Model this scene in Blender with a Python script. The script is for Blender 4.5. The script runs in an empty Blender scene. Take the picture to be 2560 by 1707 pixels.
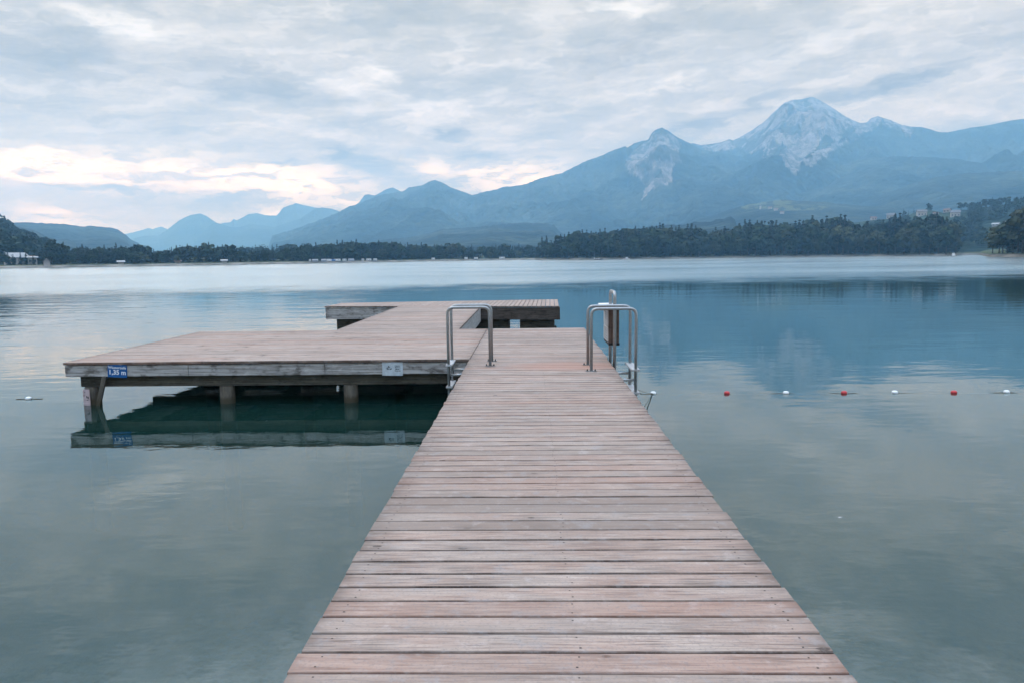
import bpy, bmesh, math, random
import numpy as np
from mathutils import Matrix, Vector
sc = bpy.context.scene
COL = sc.collection
R_ = math.radians

# ---------------------------------------------------------------- camera
HC = 2.26                                   # eye height above the water
cam = bpy.data.cameras.new('camera')
cam.sensor_width = 36.0
cam.lens = 36.0 * 1800 / 2560
cam.clip_start, cam.clip_end = 0.05, 60000
camo = bpy.data.objects.new('camera', cam)
COL.objects.link(camo)
camo.matrix_world = Matrix(((0.9996545, 0.0096432, 0.0244530, 0.0),
                            (0.0231692, 0.1161217, -0.9929647, 0.0),
                            (-0.0124149, 0.9931882, 0.1158582, HC),
                            (0, 0, 0, 1)))
sc.camera = camo
sc.view_settings.view_transform = 'Standard'
sc.view_settings.look = 'None'
sc.view_settings.exposure = 0.06
sc.view_settings.gamma = 1.0
sc.cycles.use_denoising = True
sc.cycles.volume_bounces = 2
sc.cycles.max_bounces = 8
sc.cycles.transparent_max_bounces = 12
sc.cycles.caustics_reflective = False
sc.cycles.caustics_refractive = False
sc.cycles.sample_clamp_indirect = 6.0


# ---------------------------------------------------------------- node helper
class NT:
    def __init__(self, tree):
        self.t = tree

    def node(self, kind, **props):
        n = self.t.nodes.new(kind)
        for k, v in props.items():
            setattr(n, k, v)
        return n

    def put(self, sock, v):
        if v is None:
            return
        if hasattr(v, 'is_output'):
            self.t.links.new(v, sock)
        else:
            if hasattr(sock.default_value, '__len__') and not hasattr(v, '__len__'):
                v = [v] * len(sock.default_value)
            if hasattr(sock.default_value, '__len__') and len(sock.default_value) == 4 and len(v) == 3:
                v = (*v, 1.0)
            sock.default_value = v

    def m(self, op, a, b=None, c=None, clamp=False):
        n = self.node('ShaderNodeMath', operation=op, use_clamp=clamp)
        for s, v in zip(n.inputs, (a, b, c)):
            self.put(s, v)
        return n.outputs[0]

    def vm(self, op, a, b=None):
        n = self.node('ShaderNodeVectorMath', operation=op)
        self.put(n.inputs[0], a)
        if b is not None:
            self.put(n.inputs[1], b)
        return n.outputs['Value'] if op in ('LENGTH', 'DOT_PRODUCT', 'DISTANCE') else n.outputs[0]

    def xyz(self, x, y, z=0.0):
        n = self.node('ShaderNodeCombineXYZ')
        for s, v in zip(n.inputs, (x, y, z)):
            self.put(s, v)
        return n.outputs[0]

    def sep(self, v):
        n = self.node('ShaderNodeSeparateXYZ')
        self.put(n.inputs[0], v)
        return n.outputs

    def noise(self, vec, scale=1.0, detail=4.0, rough=0.5, color=False):
        n = self.node('ShaderNodeTexNoise')
        self.put(n.inputs['Vector'], vec)
        n.inputs['Scale'].default_value = scale
        n.inputs['Detail'].default_value = detail
        n.inputs['Roughness'].default_value = rough
        return n.outputs['Color' if color else 'Fac']

    def ramp(self, v, a, b, lo=0.0, hi=1.0, smooth=True):
        n = self.node('ShaderNodeMapRange', interpolation_type='SMOOTHSTEP' if smooth else 'LINEAR')
        self.put(n.inputs[0], v)
        for i, q in enumerate((a, b, lo, hi)):
            self.put(n.inputs[i + 1], q)
        return n.outputs[0]

    def mix(self, f, a, b, blend='MIX'):
        n = self.node('ShaderNodeMix', data_type='RGBA', blend_type=blend)
        self.put(n.inputs['Factor'], f)
        self.put(n.inputs[6], a)
        self.put(n.inputs[7], b)
        return n.outputs[2]

    def attr(self, name):
        return self.node('ShaderNodeAttribute', attribute_name=name).outputs


# ---------------------------------------------------------------- sky and light
SUN_AZ, SUN_EL = -38.0, 55.0
HAZE_COL, HAZE_D = (0.32, 0.67, 1.0), 2.2e-4
# bearings and elevations (degrees) of skylines, clouds and shore things, surveyed from the jetty
MAIN = [(12.53,8.29), (13.17,8.13), (13.64,8.15), (14.58,8.26), (15.2,8.46), (15.43,8.32), (16.12,8.64), (16.87,9.05), (17.61,9.53), (18.34,10.23),
    (18.92,10.7), (19.5,10.87), (20.09,10.85), (20.66,10.95), (20.88,10.93), (21.39,10.64), (22.11,10.14), (22.98,9.48), (23.55,9.14), (23.97,8.93),
    (24.38,8.97), (24.64,9.19), (25.04,9.3), (25.45,9.12), (25.86,8.94), (26.53,8.59), (27.06,8.43), (27.71,8.34), (28.23,8.15), (28.75,7.92),
    (29.25,7.85), (29.87,7.93), (30.59,8.03), (31.31,8.06), (32.01,8.14), (32.7,8.24), (33.41,8.26)]
FRONT = [(-20.34,1.64), (-19.09,1.96), (-17.98,2.28), (-16.85,2.69), (-15.56,3.18), (-14.57,3.59), (-14.07,3.91), (-13.25,4.16), (-12.25,4.57), (-11.42,4.9),
    (-10.59,5.02), (-9.75,5.15), (-9.24,5.45), (-8.23,5.61), (-7.72,5.89), (-7.21,6.0), (-6.71,5.81), (-6.05,5.44), (-5.21,5.14), (-4.37,4.85),
    (-3.17,5.12), (-2.49,5.25), (-1.97,5.47), (-1.26,5.47), (-0.24,5.62), (0.96,6.06), (2.65,6.41), (4.34,7.22), (5.51,7.59), (6.67,8.04), (7.5,8.3),
    (7.66,8.17), (8.16,8.47), (8.81,8.61), (9.25,8.71), (9.46,9.13), (9.78,9.4), (10.27,9.52), (10.67,9.31), (11.4,8.78), (12.37,8.29), (13.17,7.79),
    (14.59,7.53), (16.0,7.18), (17.55,6.48), (19.07,5.62), (20.57,4.93), (22.76,4.07), (25.57,3.19)]
FOOTA = [(15.31,3.41), (17.61,4.13), (19.1,4.69), (20.26,5.33), (21.56,5.8), (22.69,6.11), (23.52,6.36), (24.61,6.54), (26.1,6.55), (28.06,6.37),
    (29.96,6.09), (31.19,5.74), (32.39,5.44), (33.57,5.41)]
FOOTB = [(22.79,3.15), (24.86,3.75), (26.2,4.2), (27.49,4.71), (28.76,5.0), (30.01,5.13), (31.23,5.15), (32.41,5.12), (33.59,5.06)]
BACKPK = [(-14.58,3.42), (-13.92,3.75), (-13.08,4.32), (-12.65,4.87), (-12.4,4.93), (-11.91,4.82), (-11.41,5.07), (-10.99,5.31), (-10.49,5.44), (-9.92,5.15),
    (-8.92,4.82), (-7.27,3.82)]
MIDA = [(-25.69,1.26), (-24.81,1.57), (-24.2,2.2), (-23.51,2.75), (-23.14,2.7), (-22.41,2.44), (-21.82,2.44), (-21.05,2.68), (-20.29,2.6), (-19.38,2.44),
    (-18.74,2.68), (-17.47,3.09), (-16.49,3.74), (-15.85,3.91), (-15.21,3.83), (-14.73,3.7), (-13.93,3.34), (-12.31,3.01), (-10.67,2.34)]
MIDB = [(-24.05,2.2), (-22.92,2.75), (-22.4,2.8), (-22.16,3.07), (-22.02,2.91), (-21.79,3.02), (-21.16,3.39), (-20.55,3.47), (-20.03,3.32), (-19.18,3.29),
    (-18.93,3.57), (-18.69,3.89), (-17.73,4.22), (-17.11,4.06), (-16.32,3.9), (-15.53,3.83), (-14.57,3.59), (-13.12,3.18)]
PEAKL = [(-29.54,1.42), (-28.17,1.8), (-27.2,1.85), (-26.62,2.26), (-25.88,2.88), (-25.14,3.27), (-24.42,3.41), (-23.99,3.21), (-23.43,2.79), (-22.57,2.36),
    (-21.09,1.88), (-19.57,1.56)]
FARB = [(-29.78,1.8), (-28.69,2.09), (-28.28,2.18), (-27.86,2.36), (-27.59,2.27), (-27.02,2.46), (-26.62,2.26), (-25.93,2.04), (-24.79,1.88)]
HILLM = [(-39.66,2.87), (-37.5,2.85), (-36.38,2.67), (-35.7,2.61), (-34.99,2.66), (-34.03,2.61), (-32.81,2.58), (-31.69,2.39), (-31.43,2.48), (-30.27,2.39),
    (-29.75,2.25), (-29.24,1.87), (-29.0,1.57), (-28.47,1.3), (-27.69,0.66)]
HILLM2 = [(-37.53,2.48), (-36.39,2.64), (-35.25,2.31), (-34.38,2.07), (-33.8,1.68), (-33.26,1.54), (-32.75,1.61), (-32.27,1.32), (-31.91,1.1), (-31.55,0.81)]
HILLN = [(-39.56,4.1), (-37.99,3.62), (-36.36,2.95), (-35.87,2.61), (-35.26,2.13), (-34.41,1.68), (-33.94,1.4), (-33.54,1.04), (-33.33,0.53), (-33.01,-0.2)]
CENT = [(-13.13,1.11), (-11.39,1.47), (-8.64,1.75), (-6.76,2.23), (-3.97,2.42), (-2.08,2.59), (-0.67,2.66), (0.91,2.64), (2.0,2.5), (2.47,1.93), (3.72,0.98)]
BUSHR = [(1.84,1.32), (5.59,1.95), (9.27,2.34), (11.68,2.5), (12.96,2.62), (14.13,2.71), (14.91,2.9), (15.4,3.0), (15.72,2.73), (15.84,2.28), (16.96,1.07)]
HILLR = [(17.51,1.5), (20.26,2.16), (22.91,2.51), (24.96,2.72), (26.98,2.86), (27.57,3.19), (28.23,3.37), (28.78,3.21), (29.29,3.08), (30.0,3.18),
    (30.95,3.26), (31.87,3.37), (32.77,3.47), (33.68,3.5), (36.5,3.57), (41.89,3.44)]
VILL = [(5.59,1.27), (10.19,1.96), (14.04,2.92), (16.04,3.57), (18.84,3.94), (21.56,3.69), (24.17,3.3), (26.68,3.06), (29.08,2.69), (31.38,2.2),
    (34.62,1.69)]
PENTOP = [(0.39,-0.01), (0.66,0.84), (0.92,1.43), (1.18,1.72), (1.52,1.59), (1.69,1.25), (2.12,1.58), (2.55,1.66), (3.14,1.9), (3.82,1.98), (4.59,2.05),
    (5.18,2.0), (5.94,2.11), (6.53,2.06), (7.2,2.17), (8.03,2.24), (8.53,2.23), (9.03,2.35), (9.94,2.45), (10.26,2.57), (10.51,2.48), (11.17,2.18),
    (11.49,2.34), (11.98,2.08), (12.46,2.4), (12.87,2.26), (13.28,1.97), (13.76,1.96), (14.39,1.98), (14.78,2.18), (15.34,2.04), (15.96,2.23),
    (16.57,2.58), (17.12,2.44), (17.65,2.55), (17.49,2.57), (17.96,2.56), (18.5,2.58), (18.74,2.41), (19.13,2.6), (19.52,2.31), (19.75,2.46),
    (20.05,2.58), (20.58,2.56), (21.18,2.62), (21.78,2.56), (22.38,2.54), (22.82,2.49), (23.06,2.95), (23.33,2.55), (23.56,2.3), (24.0,2.05),
    (24.15,1.81), (24.32,2.04), (24.44,1.73), (24.56,2.35), (24.71,2.19), (25.0,2.1), (25.56,2.08), (25.7,2.23), (26.11,2.37), (26.51,2.74), (26.79,2.5),
    (27.07,2.42), (27.61,2.32), (27.88,2.39), (28.27,2.6), (28.6,2.7), (29.06,2.64), (29.34,2.33), (29.73,2.24), (30.37,2.25), (30.77,1.91), (31.15,1.82),
    (31.53,1.81), (31.79,1.58), (32.0,1.13), (32.12,0.55)]
RTOP = [(32.17,1.27), (32.42,1.19), (32.58,1.62), (32.75,1.84), (33.1,2.04), (33.46,2.02), (33.66,2.66), (34.0,2.78), (35.15,2.86)]
LTOP = [(-37.67,0.7), (-34.78,0.68), (-33.97,0.97), (-33.52,1.25), (-33.28,1.18), (-32.91,1.25), (-32.69,0.78), (-32.41,1.1), (-32.02,1.25), (-31.78,1.18),
    (-31.47,1.03), (-31.15,0.99), (-30.68,1.21), (-30.35,1.17), (-29.88,1.32), (-29.49,1.24), (-29.29,1.17), (-29.02,1.24), (-28.67,1.36), (-28.13,1.28),
    (-27.8,1.16), (-27.54,0.86), (-27.26,0.86), (-26.99,0.78), (-26.55,1.04), (-26.29,0.77), (-25.97,1.27), (-25.55,1.15), (-25.12,1.19), (-24.69,1.15),
    (-24.17,1.38), (-23.89,1.23), (-23.53,1.07), (-23.01,1.06), (-22.56,1.22), (-22.19,0.98), (-21.86,0.94), (-21.61,0.85), (-21.04,0.76), (-20.2,0.84),
    (-19.35,0.88), (-19.09,0.92), (-17.97,1.0), (-17.45,1.09), (-16.75,1.17), (-16.05,1.17), (-15.34,1.25), (-14.36,1.43), (-13.91,1.38), (-13.46,1.42),
    (-12.75,1.32), (-11.84,1.36), (-11.12,1.31), (-10.48,1.35), (-9.75,1.21), (-9.11,1.11), (-8.64,1.2), (-7.72,1.0), (-6.79,1.13), (-5.86,1.17),
    (-5.39,1.16), (-4.93,0.97), (-3.99,0.87), (-3.05,0.86), (-2.11,1.03), (-1.73,1.12), (-1.36,0.93), (-0.68,1.01), (0.52,0.9)]
ROCK1 = [(9.29,8.62), (9.59,9.2), (10.19,9.46), (10.8,9.07), (11.26,8.75), (11.72,8.22), (11.5,7.64), (11.74,6.96), (11.29,6.9), (11.0,6.01), (11.11,5.7),
    (10.55,5.34), (9.94,5.21), (9.48,4.92), (9.1,4.55), (8.79,4.17), (8.9,4.86), (9.09,5.16), (8.7,5.86), (8.08,6.18), (7.53,6.65), (7.53,7.18),
    (7.91,7.77), (8.53,8.2)]
ROCK2 = [(12.47,8.29), (13.21,8.15), (13.66,8.16), (15.19,8.48), (15.48,8.32), (16.12,8.72), (17.18,9.22), (17.94,9.95), (19.03,10.84), (19.78,10.91),
    (20.66,11.04), (20.9,11.0), (21.8,10.51), (22.55,9.92), (23.8,9.07), (24.29,9.02), (24.98,9.37), (25.75,9.04), (26.79,8.54), (27.34,8.27),
    (27.03,7.75), (26.47,8.17), (25.91,8.47), (25.27,8.94), (24.74,8.39), (24.25,8.28), (23.35,7.75), (22.64,7.42), (21.93,6.93), (21.2,6.51),
    (20.92,6.13), (20.61,6.39), (20.3,6.64), (20.17,6.1), (19.87,5.8), (19.25,6.31), (18.92,6.8), (18.6,7.29), (19.13,7.57), (18.89,8.06), (18.52,7.61),
    (17.92,6.93), (17.52,7.19), (17.81,7.89), (17.88,6.81), (17.52,7.12), (17.86,7.75), (18.2,8.02), (16.87,7.37), (16.15,7.78), (14.7,7.56),
    (13.67,7.69), (13.22,7.93)]
VEG2 = [(21.8,8.4), (22.33,7.9), (22.05,7.54), (21.18,7.29), (20.6,6.7), (20.37,6.71), (21.03,7.3), (21.59,8.03)]
VEG2B = [(23.17,8.59), (23.88,8.84), (23.33,8.13), (22.63,7.65), (22.41,7.74)]
MEAD = [(16.04,3.84), (17.45,4.08), (19.52,4.09), (19.94,3.9), (19.13,3.58), (21.03,3.43), (22.1,3.3), (21.84,3.09), (19.14,3.15), (17.46,3.35),
    (16.33,3.45)]
HOUSES = [(25.06,2.63), (26.15,2.73), (28.0,2.68), (28.82,2.7), (29.49,2.91), (29.97,2.55), (33.53,2.39), (32.28,1.83), (32.92,1.91), (17.49,3.44),
    (18.16,3.39), (18.58,3.26), (19.01,3.01), (21.94,2.6), (16.92,2.55), (23.68,2.68)]
LH = [(-36.16,0.7), (-35.87,0.24), (-35.34,0.1), (-34.86,0.09), (-34.03,-0.1), (-29.66,-0.06), (-26.21,0.06), (-23.01,-0.04)]
CARAV = [(-16.91,-0.0), (-16.53,-0.07), (-15.88,-0.05), (-15.49,-0.05), (-14.89,-0.06), (-14.35,-0.07), (-13.84,-0.04), (-12.96,-0.06), (-12.51,-0.06),
    (-12.02,-0.01), (-7.53,-0.06), (-4.96,-0.16), (-4.17,-0.14), (-2.12,-0.13)]
DARK = [(-5.79,9.44,3.81,0.97,0,1), (-3.13,7.82,5.2,1.25,-6,0.8), (-12.81,7.24,5.89,1.91,-14,0.9), (-14.71,8.16,3.12,1.39,-20,0.5),
    (-23.78,4.31,10.05,1.91,0,0.75), (-31.89,4.98,8.32,0.55,-2,0.8), (-18.53,7.13,3.81,0.49,0,0.6), (24.8,11.09,9.01,1.46,10,0.9),
    (14.36,10.04,11.44,1.25,14,0.8), (29.85,7.79,6.93,1.25,4,0.5), (-20.97,12.6,11.44,3.29,-4,0.55), (-32.52,13.2,9.01,3.81,0,0.5),
    (1.27,7.43,1.73,0.49,0,0.7), (-27.68,9.27,14.56,1.39,-6,0.35), (-0.37,11.86,4.85,0.76,0,0.35), (-7.22,5.81,6.93,0.87,0,0.5),
    (-34.96,2.97,4.16,0.55,0,0.5), (6.94,14.98,10.4,3.12,20,0.35), (30.77,13.14,8.67,2.77,15,0.35)]
WHITE = [(-28.59,15.45,7.28,1.59,-8,1), (-11.28,13.58,3.81,0.83,-12,0.8), (-12.61,12.7,5.55,1.18,-10,0.7), (7.57,17.84,4.85,0.97,-6,0.8),
    (-7.08,11.26,9.01,1.91,0,0.6), (-8.79,9.67,3.12,0.69,0,0.5), (-34.63,7.4,10.4,0.62,0,0.4), (32.23,7.91,6.59,0.62,6,0.7), (23.2,10.11,5.2,0.62,10,0.5),
    (9.55,12.45,9.01,1.04,14,0.5), (-16.87,9.5,7.63,0.76,-4,0.5), (20.22,14.52,11.44,2.08,16,0.4)]
WARM = [(-27.89,6.07,19.41,1.18,-2,1), (-34.25,6.2,6.24,0.9,0,0.9), (-18.61,5.56,8.32,1.18,0,0.8), (-33.27,3.09,4.16,0.62,-3,0.8),
    (-2.13,6.27,6.24,0.9,4,0.9), (-13.24,4.49,3.81,0.49,0,0.8), (-19.02,3.49,2.43,0.42,0,0.7), (-6.86,6.63,3.12,0.69,-18,0.7),
    (-21.33,5.91,5.55,0.69,0,0.7), (0.92,5.57,2.77,0.69,10,0.7), (-34.09,1.85,10.4,0.69,0,0.35)]


world = bpy.data.worlds.new("World")
sc.world = world
world.use_nodes = True
W = NT(world.node_tree)
W.t.nodes.clear()
sky = W.node('ShaderNodeTexSky', sky_type='NISHITA', sun_disc=False, sun_elevation=R_(SUN_EL), sun_rotation=R_(SUN_AZ))
tc = W.node('ShaderNodeTexCoord').outputs['Generated']
dx, dy, dz = W.sep(tc)
zc = W.m('MAXIMUM', dz, 0.0)
az = W.m('MULTIPLY', W.m('ARCTAN2', dx, dy), 57.2958)
el = W.m('MULTIPLY', W.m('ARCSINE', zc), 57.2958)
# ragged edges: the cloud bearings are shifted by two sizes of noise
wa = W.sep(W.noise(W.xyz(W.m('MULTIPLY', az, 0.10), W.m('MULTIPLY', el, 0.42), 3.1), 1.0, 2.0, 0.5, True))
wb = W.sep(W.noise(W.xyz(W.m('MULTIPLY', az, 0.42), W.m('MULTIPLY', el, 1.3), 7.7), 1.0, 6.0, 0.66, True))
waz = W.m('ADD', az, W.m('ADD', W.m('MULTIPLY', W.m('SUBTRACT', wa[0], 0.5), 3.0), W.m('MULTIPLY', W.m('SUBTRACT', wb[0], 0.5), 5.0)))
wel = W.m('ADD', el, W.m('ADD', W.m('MULTIPLY', W.m('SUBTRACT', wa[1], 0.5), 0.9), W.m('MULTIPLY', W.m('SUBTRACT', wb[1], 0.5), 1.7)))
wv = W.xyz(waz, wel, 0.0)
# a layer of stratus seen from below: noise on a flat sheet overhead
px = W.m('DIVIDE', dx, W.m('ADD', zc, 0.16))
py = W.m('DIVIDE', dy, W.m('ADD', zc, 0.16))
pv = W.xyz(px, py, 0.0)
n1 = W.noise(pv, 1.15, 6.0, 0.55)
n2 = W.noise(W.xyz(W.m('MULTIPLY', px, 2.2), W.m('MULTIPLY', py, 4.5), 5.0), 1.0, 6.0, 0.6)
n3 = W.noise(W.xyz(W.m('MULTIPLY', waz, 0.16), W.m('MULTIPLY', W.m('SUBTRACT', wel, W.m('MULTIPLY', az, 0.10)), 0.75), 2.0), 1.0, 5.0, 0.55)
n4 = W.noise(W.xyz(W.m('MULTIPLY', waz, 0.30), W.m('MULTIPLY', W.m('SUBTRACT', wel, W.m('MULTIPLY', az, 0.06)), 1.15), 12.0), 1.0, 7.0, 0.62)
nn = W.m('ADD', W.m('MULTIPLY', n1, 0.30), W.m('ADD', W.m('MULTIPLY', n2, 0.20), W.m('ADD', W.m('MULTIPLY', n3, 0.22), W.m('MULTIPLY', n4, 0.28))))


def clouds(feats, k, tall=1.0):
    tot = 0.0
    for (a, e, sx, sy, rot, amp) in feats:
        mp = W.node('ShaderNodeMapping', vector_type='TEXTURE')
        W.put(mp.inputs[0], wv)
        mp.inputs['Location'].default_value = (a, e, 0)
        mp.inputs['Rotation'].default_value = (0, 0, R_(rot))
        mp.inputs['Scale'].default_value = (sx * k, sy * k * tall, 1)
        f = W.ramp(W.vm('LENGTH', mp.outputs[0]), 1.0, 0.2 if k < 0.8 else 0.0, 0.0, amp)
        tot = W.m('ADD', f, tot)
    return W.m('MINIMUM', tot, 1.0)


low = W.ramp(el, 15.0, 2.0)
base = W.mix(W.ramp(nn, 0.36, 0.64), W.mix(low, (0.45, 0.45, 0.35), (0.40, 0.34, 0.14)), W.mix(low, (0.90, 0.90, 0.80), (0.95, 0.95, 0.62)))
crisp = W.m('MULTIPLY', W.ramp(n4, 0.50, 0.57), W.ramp(n2, 0.40, 0.60, 0.0, 0.28))
base = W.mix(crisp, base, (1.10, 1.15, 1.15))
warmside = W.m('MULTIPLY', W.ramp(az, 5.0, -30.0), W.ramp(el, 12.0, 1.0))
base = W.mix(W.m('MULTIPLY', warmside, 0.6), base, (0.88, 0.86, 0.50))
rough = W.ramp(n4, 0.34, 0.60, 0.25, 1.0)
base = W.mix(W.m('MULTIPLY', clouds(WHITE, 0.85), W.m('MULTIPLY', rough, 0.85)), base, (1.30, 1.38, 1.38))
base = W.mix(W.m('MULTIPLY', clouds(WARM, 0.95, 1.9), W.ramp(n4, 0.40, 0.55, 0.12, 0.92)), base, (2.25, 2.3, 1.5))
base = W.mix(W.m('MULTIPLY', clouds(DARK, 0.74), W.ramp(n4, 0.62, 0.36, 0.62, 1.0)), base, W.mix(warmside, (0.20, 0.15, 0.02), (0.36, 0.28, 0.04)))
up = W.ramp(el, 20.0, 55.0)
sky_gain = W.mix(up, (0.92, 0.89, 0.825), (2.25, 3.05, 5.0))
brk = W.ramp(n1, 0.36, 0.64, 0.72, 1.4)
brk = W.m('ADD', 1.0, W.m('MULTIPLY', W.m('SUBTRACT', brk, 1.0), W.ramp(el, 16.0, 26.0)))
sky_gain = W.vm('MULTIPLY', sky_gain, W.xyz(brk, brk, brk))      # overcast, brightest overhead; unseen zenith lifted and blued to light the haze
cl = W.vm('MULTIPLY', W.vm('MULTIPLY', base, sky_gain), (10.0, 10.0, 10.0))
bg = W.node('ShaderNodeBackground')
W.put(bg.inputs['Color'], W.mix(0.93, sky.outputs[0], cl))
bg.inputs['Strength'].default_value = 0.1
out = W.node('ShaderNodeOutputWorld')
W.t.links.new(bg.outputs[0], out.inputs['Surface'])

sun = bpy.data.lights.new('sun', 'SUN')
sun.energy = 1.3
sun.angle = R_(20)
sun.color = (1.0, 0.95, 0.88)
suno = bpy.data.objects.new('sun', sun)
COL.objects.link(suno)
sv = Vector((math.sin(R_(SUN_AZ)) * math.cos(R_(SUN_EL)), math.cos(R_(SUN_AZ)) * math.cos(R_(SUN_EL)), math.sin(R_(SUN_EL))))
suno.rotation_euler = sv.to_track_quat('Z', 'Y').to_euler()


# ---------------------------------------------------------------- object helpers
def tag(o, label=None, cat=None, group=None, kind=None):
    if label:
        o['label'] = label
    if cat:
        o['category'] = cat
    if group:
        o['group'] = group
    if kind:
        o['kind'] = kind
    return o


def empty(name, loc, rz=0.0):
    o = bpy.data.objects.new(name, None)
    o.empty_display_size = 0.2
    COL.objects.link(o)
    o.location = loc
    o.rotation_euler = (0, 0, rz)
    return o


def link_mesh(name, me, mats, parent=None):
    o = bpy.data.objects.new(name, me)
    for m in (mats if isinstance(mats, (list, tuple)) else [mats]):
        if m and m.name not in [q.name for q in me.materials if q]:
            me.materials.append(m)
    COL.objects.link(o)
    if parent:
        o.parent = parent
    return o


def np_mesh(name, verts, faces, smooth=False, attrs=None, matidx=None):
    """verts (n,3); faces (m,4) or (m,3) arrays"""
    me = bpy.data.meshes.new(name)
    verts = np.asarray(verts, np.float32)
    faces = np.asarray(faces, np.int32)
    k = faces.shape[1]
    me.vertices.add(len(verts))
    me.vertices.foreach_set('co', verts.ravel())
    me.loops.add(faces.size)
    me.loops.foreach_set('vertex_index', faces.ravel())
    me.polygons.add(len(faces))
    me.polygons.foreach_set('loop_start', np.arange(0, faces.size, k, dtype=np.int32))
    me.polygons.foreach_set('use_smooth', np.full(len(faces), smooth))
    if matidx is not None:
        me.polygons.foreach_set('material_index', np.asarray(matidx, np.int32))
    for an, av in (attrs or {}).items():
        av = np.asarray(av, np.float32)
        if av.ndim == 1:
            me.attributes.new(an, 'FLOAT', 'POINT').data.foreach_set('value', av)
        else:
            me.attributes.new(an, 'FLOAT_VECTOR', 'POINT').data.foreach_set('vector', av.ravel())
    me.update(calc_edges=True)
    me.validate()
    return me


class MB:
    """collects boxes, prisms and tubes into one mesh"""

    def __init__(self):
        self.bm = bmesh.new()

    def box(self, x0, x1, y0, y1, z0, z1, bev=0.0, rot=None, mat=0):
        r = bmesh.ops.create_cube(self.bm, size=1.0)
        vs = r['verts']
        c = Vector(((x0 + x1) / 2, (y0 + y1) / 2, (z0 + z1) / 2))
        for v in vs:
            v.co = Vector((v.co.x * (x1 - x0), v.co.y * (y1 - y0), v.co.z * (z1 - z0)))
        fs = set(f for v in vs for f in v.link_faces)
        if bev:
            es = list(set(e for v in vs for e in v.link_edges))
            rb = bmesh.ops.bevel(self.bm, geom=es, offset=bev, segments=2, affect='EDGES')
            vs = list(set(v for f in rb['faces'] for v in f.verts) | set(v for v in vs if v.is_valid))
            fs = set(f for v in vs for f in v.link_faces)
        for v in vs:
            p = v.co
            if rot is not None:
                p = rot @ p
            v.co = p + c
        for f in fs:
            f.material_index = mat
        return self

    def tube(self, pts, r, seg=12, cap=True, mat=0, smooth=True):
        pts = [Vector(p) for p in pts]
        rr = r if isinstance(r, (list, tuple)) else [r] * len(pts)
        rings = []
        ref = None
        for i, p in enumerate(pts):
            a = pts[max(i - 1, 0)]
            b = pts[min(i + 1, len(pts) - 1)]
            t = (b - a).normalized()
            if ref is None:
                ref = t.orthogonal().normalized()
            n = (ref - t * ref.dot(t)).normalized()
            ref = n
            bn = t.cross(n)
            rings.append([self.bm.verts.new(p + (n * math.cos(2 * math.pi * k / seg) + bn * math.sin(2 * math.pi * k / seg)) * rr[i]) for k in range(seg)])
        for q in range(len(rings) - 1):
            for k in range(seg):
                f = self.bm.faces.new((rings[q][k], rings[q][(k + 1) % seg], rings[q + 1][(k + 1) % seg], rings[q + 1][k]))
                f.smooth = smooth
                f.material_index = mat
        if cap:
            for ring in (rings[0][::-1], rings[-1]):
                self.bm.faces.new(ring).material_index = mat
        return self

    def poly(self, pts, mat=0):
        f = self.bm.faces.new([self.bm.verts.new(p) for p in pts])
        f.material_index = mat
        return self

    def prism(self, profile, axis, a, b, mat=0):
        """closed profile in the plane across `axis` ('x' or 'y'), extruded from a to b"""
        mk = (lambda s, q: (s, q[0], q[1])) if axis == 'x' else (lambda s, q: (q[0], s, q[1]))
        A = [self.bm.verts.new(mk(a, q)) for q in profile]
        B = [self.bm.verts.new(mk(b, q)) for q in profile]
        n = len(profile)
        for i in range(n):
            self.bm.faces.new((A[i], A[(i + 1) % n], B[(i + 1) % n], B[i])).material_index = mat
        self.bm.faces.new(A[::-1]).material_index = mat
        self.bm.faces.new(B).material_index = mat
        return self

    def lathe(self, prof, c, axis='z', seg=16, mat=0):
        rings = []
        for (r, h) in prof:
            ring = []
            for k in range(seg):
                a = 2 * math.pi * k / seg
                u, v = r * math.cos(a), r * math.sin(a)
                p = (u, v, h) if axis == 'z' else ((h, u, v) if axis == 'x' else (u, h, v))
                ring.append(self.bm.verts.new((c[0] + p[0], c[1] + p[1], c[2] + p[2])))
            rings.append(ring)
        for q in range(len(rings) - 1):
            for k in range(seg):
                f = self.bm.faces.new((rings[q][k], rings[q][(k + 1) % seg], rings[q + 1][(k + 1) % seg], rings[q + 1][k]))
                f.smooth = True
                f.material_index = mat
        self.bm.faces.new(rings[0][::-1]).material_index = mat
        self.bm.faces.new(rings[-1]).material_index = mat
        return self

    def build(self, name, mats, parent=None):
        bmesh.ops.recalc_face_normals(self.bm, faces=self.bm.faces)
        me = bpy.data.meshes.new(name)
        self.bm.to_mesh(me)
        self.bm.free()
        return link_mesh(name, me, mats, parent)


def bend(pts, rad, n=6):
    """polyline with its inner corners rounded"""
    pts = [Vector(p) for p in pts]
    res = [pts[0]]
    for i in range(1, len(pts) - 1):
        p, a, b = pts[i], (pts[i - 1] - pts[i]).normalized(), (pts[i + 1] - pts[i]).normalized()
        s, e = p + a * rad, p + b * rad
        for k in range(n + 1):
            t = k / n
            res.append(s * (1 - t) ** 2 + p * 2 * t * (1 - t) + e * t * t)
    res.append(pts[-1])
    return res


# ---------------------------------------------------------------- numpy noise
def _hash(ix, iy, seed):
    h = (ix.astype(np.int64) * 374761393 + iy.astype(np.int64) * 668265263 + seed * 974711) & 0x7fffffff
    h = ((h ^ (h >> 13)) * 1274126177) & 0x7fffffff
    return ((h ^ (h >> 16)) & 0xffff) / 65535.0


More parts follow.
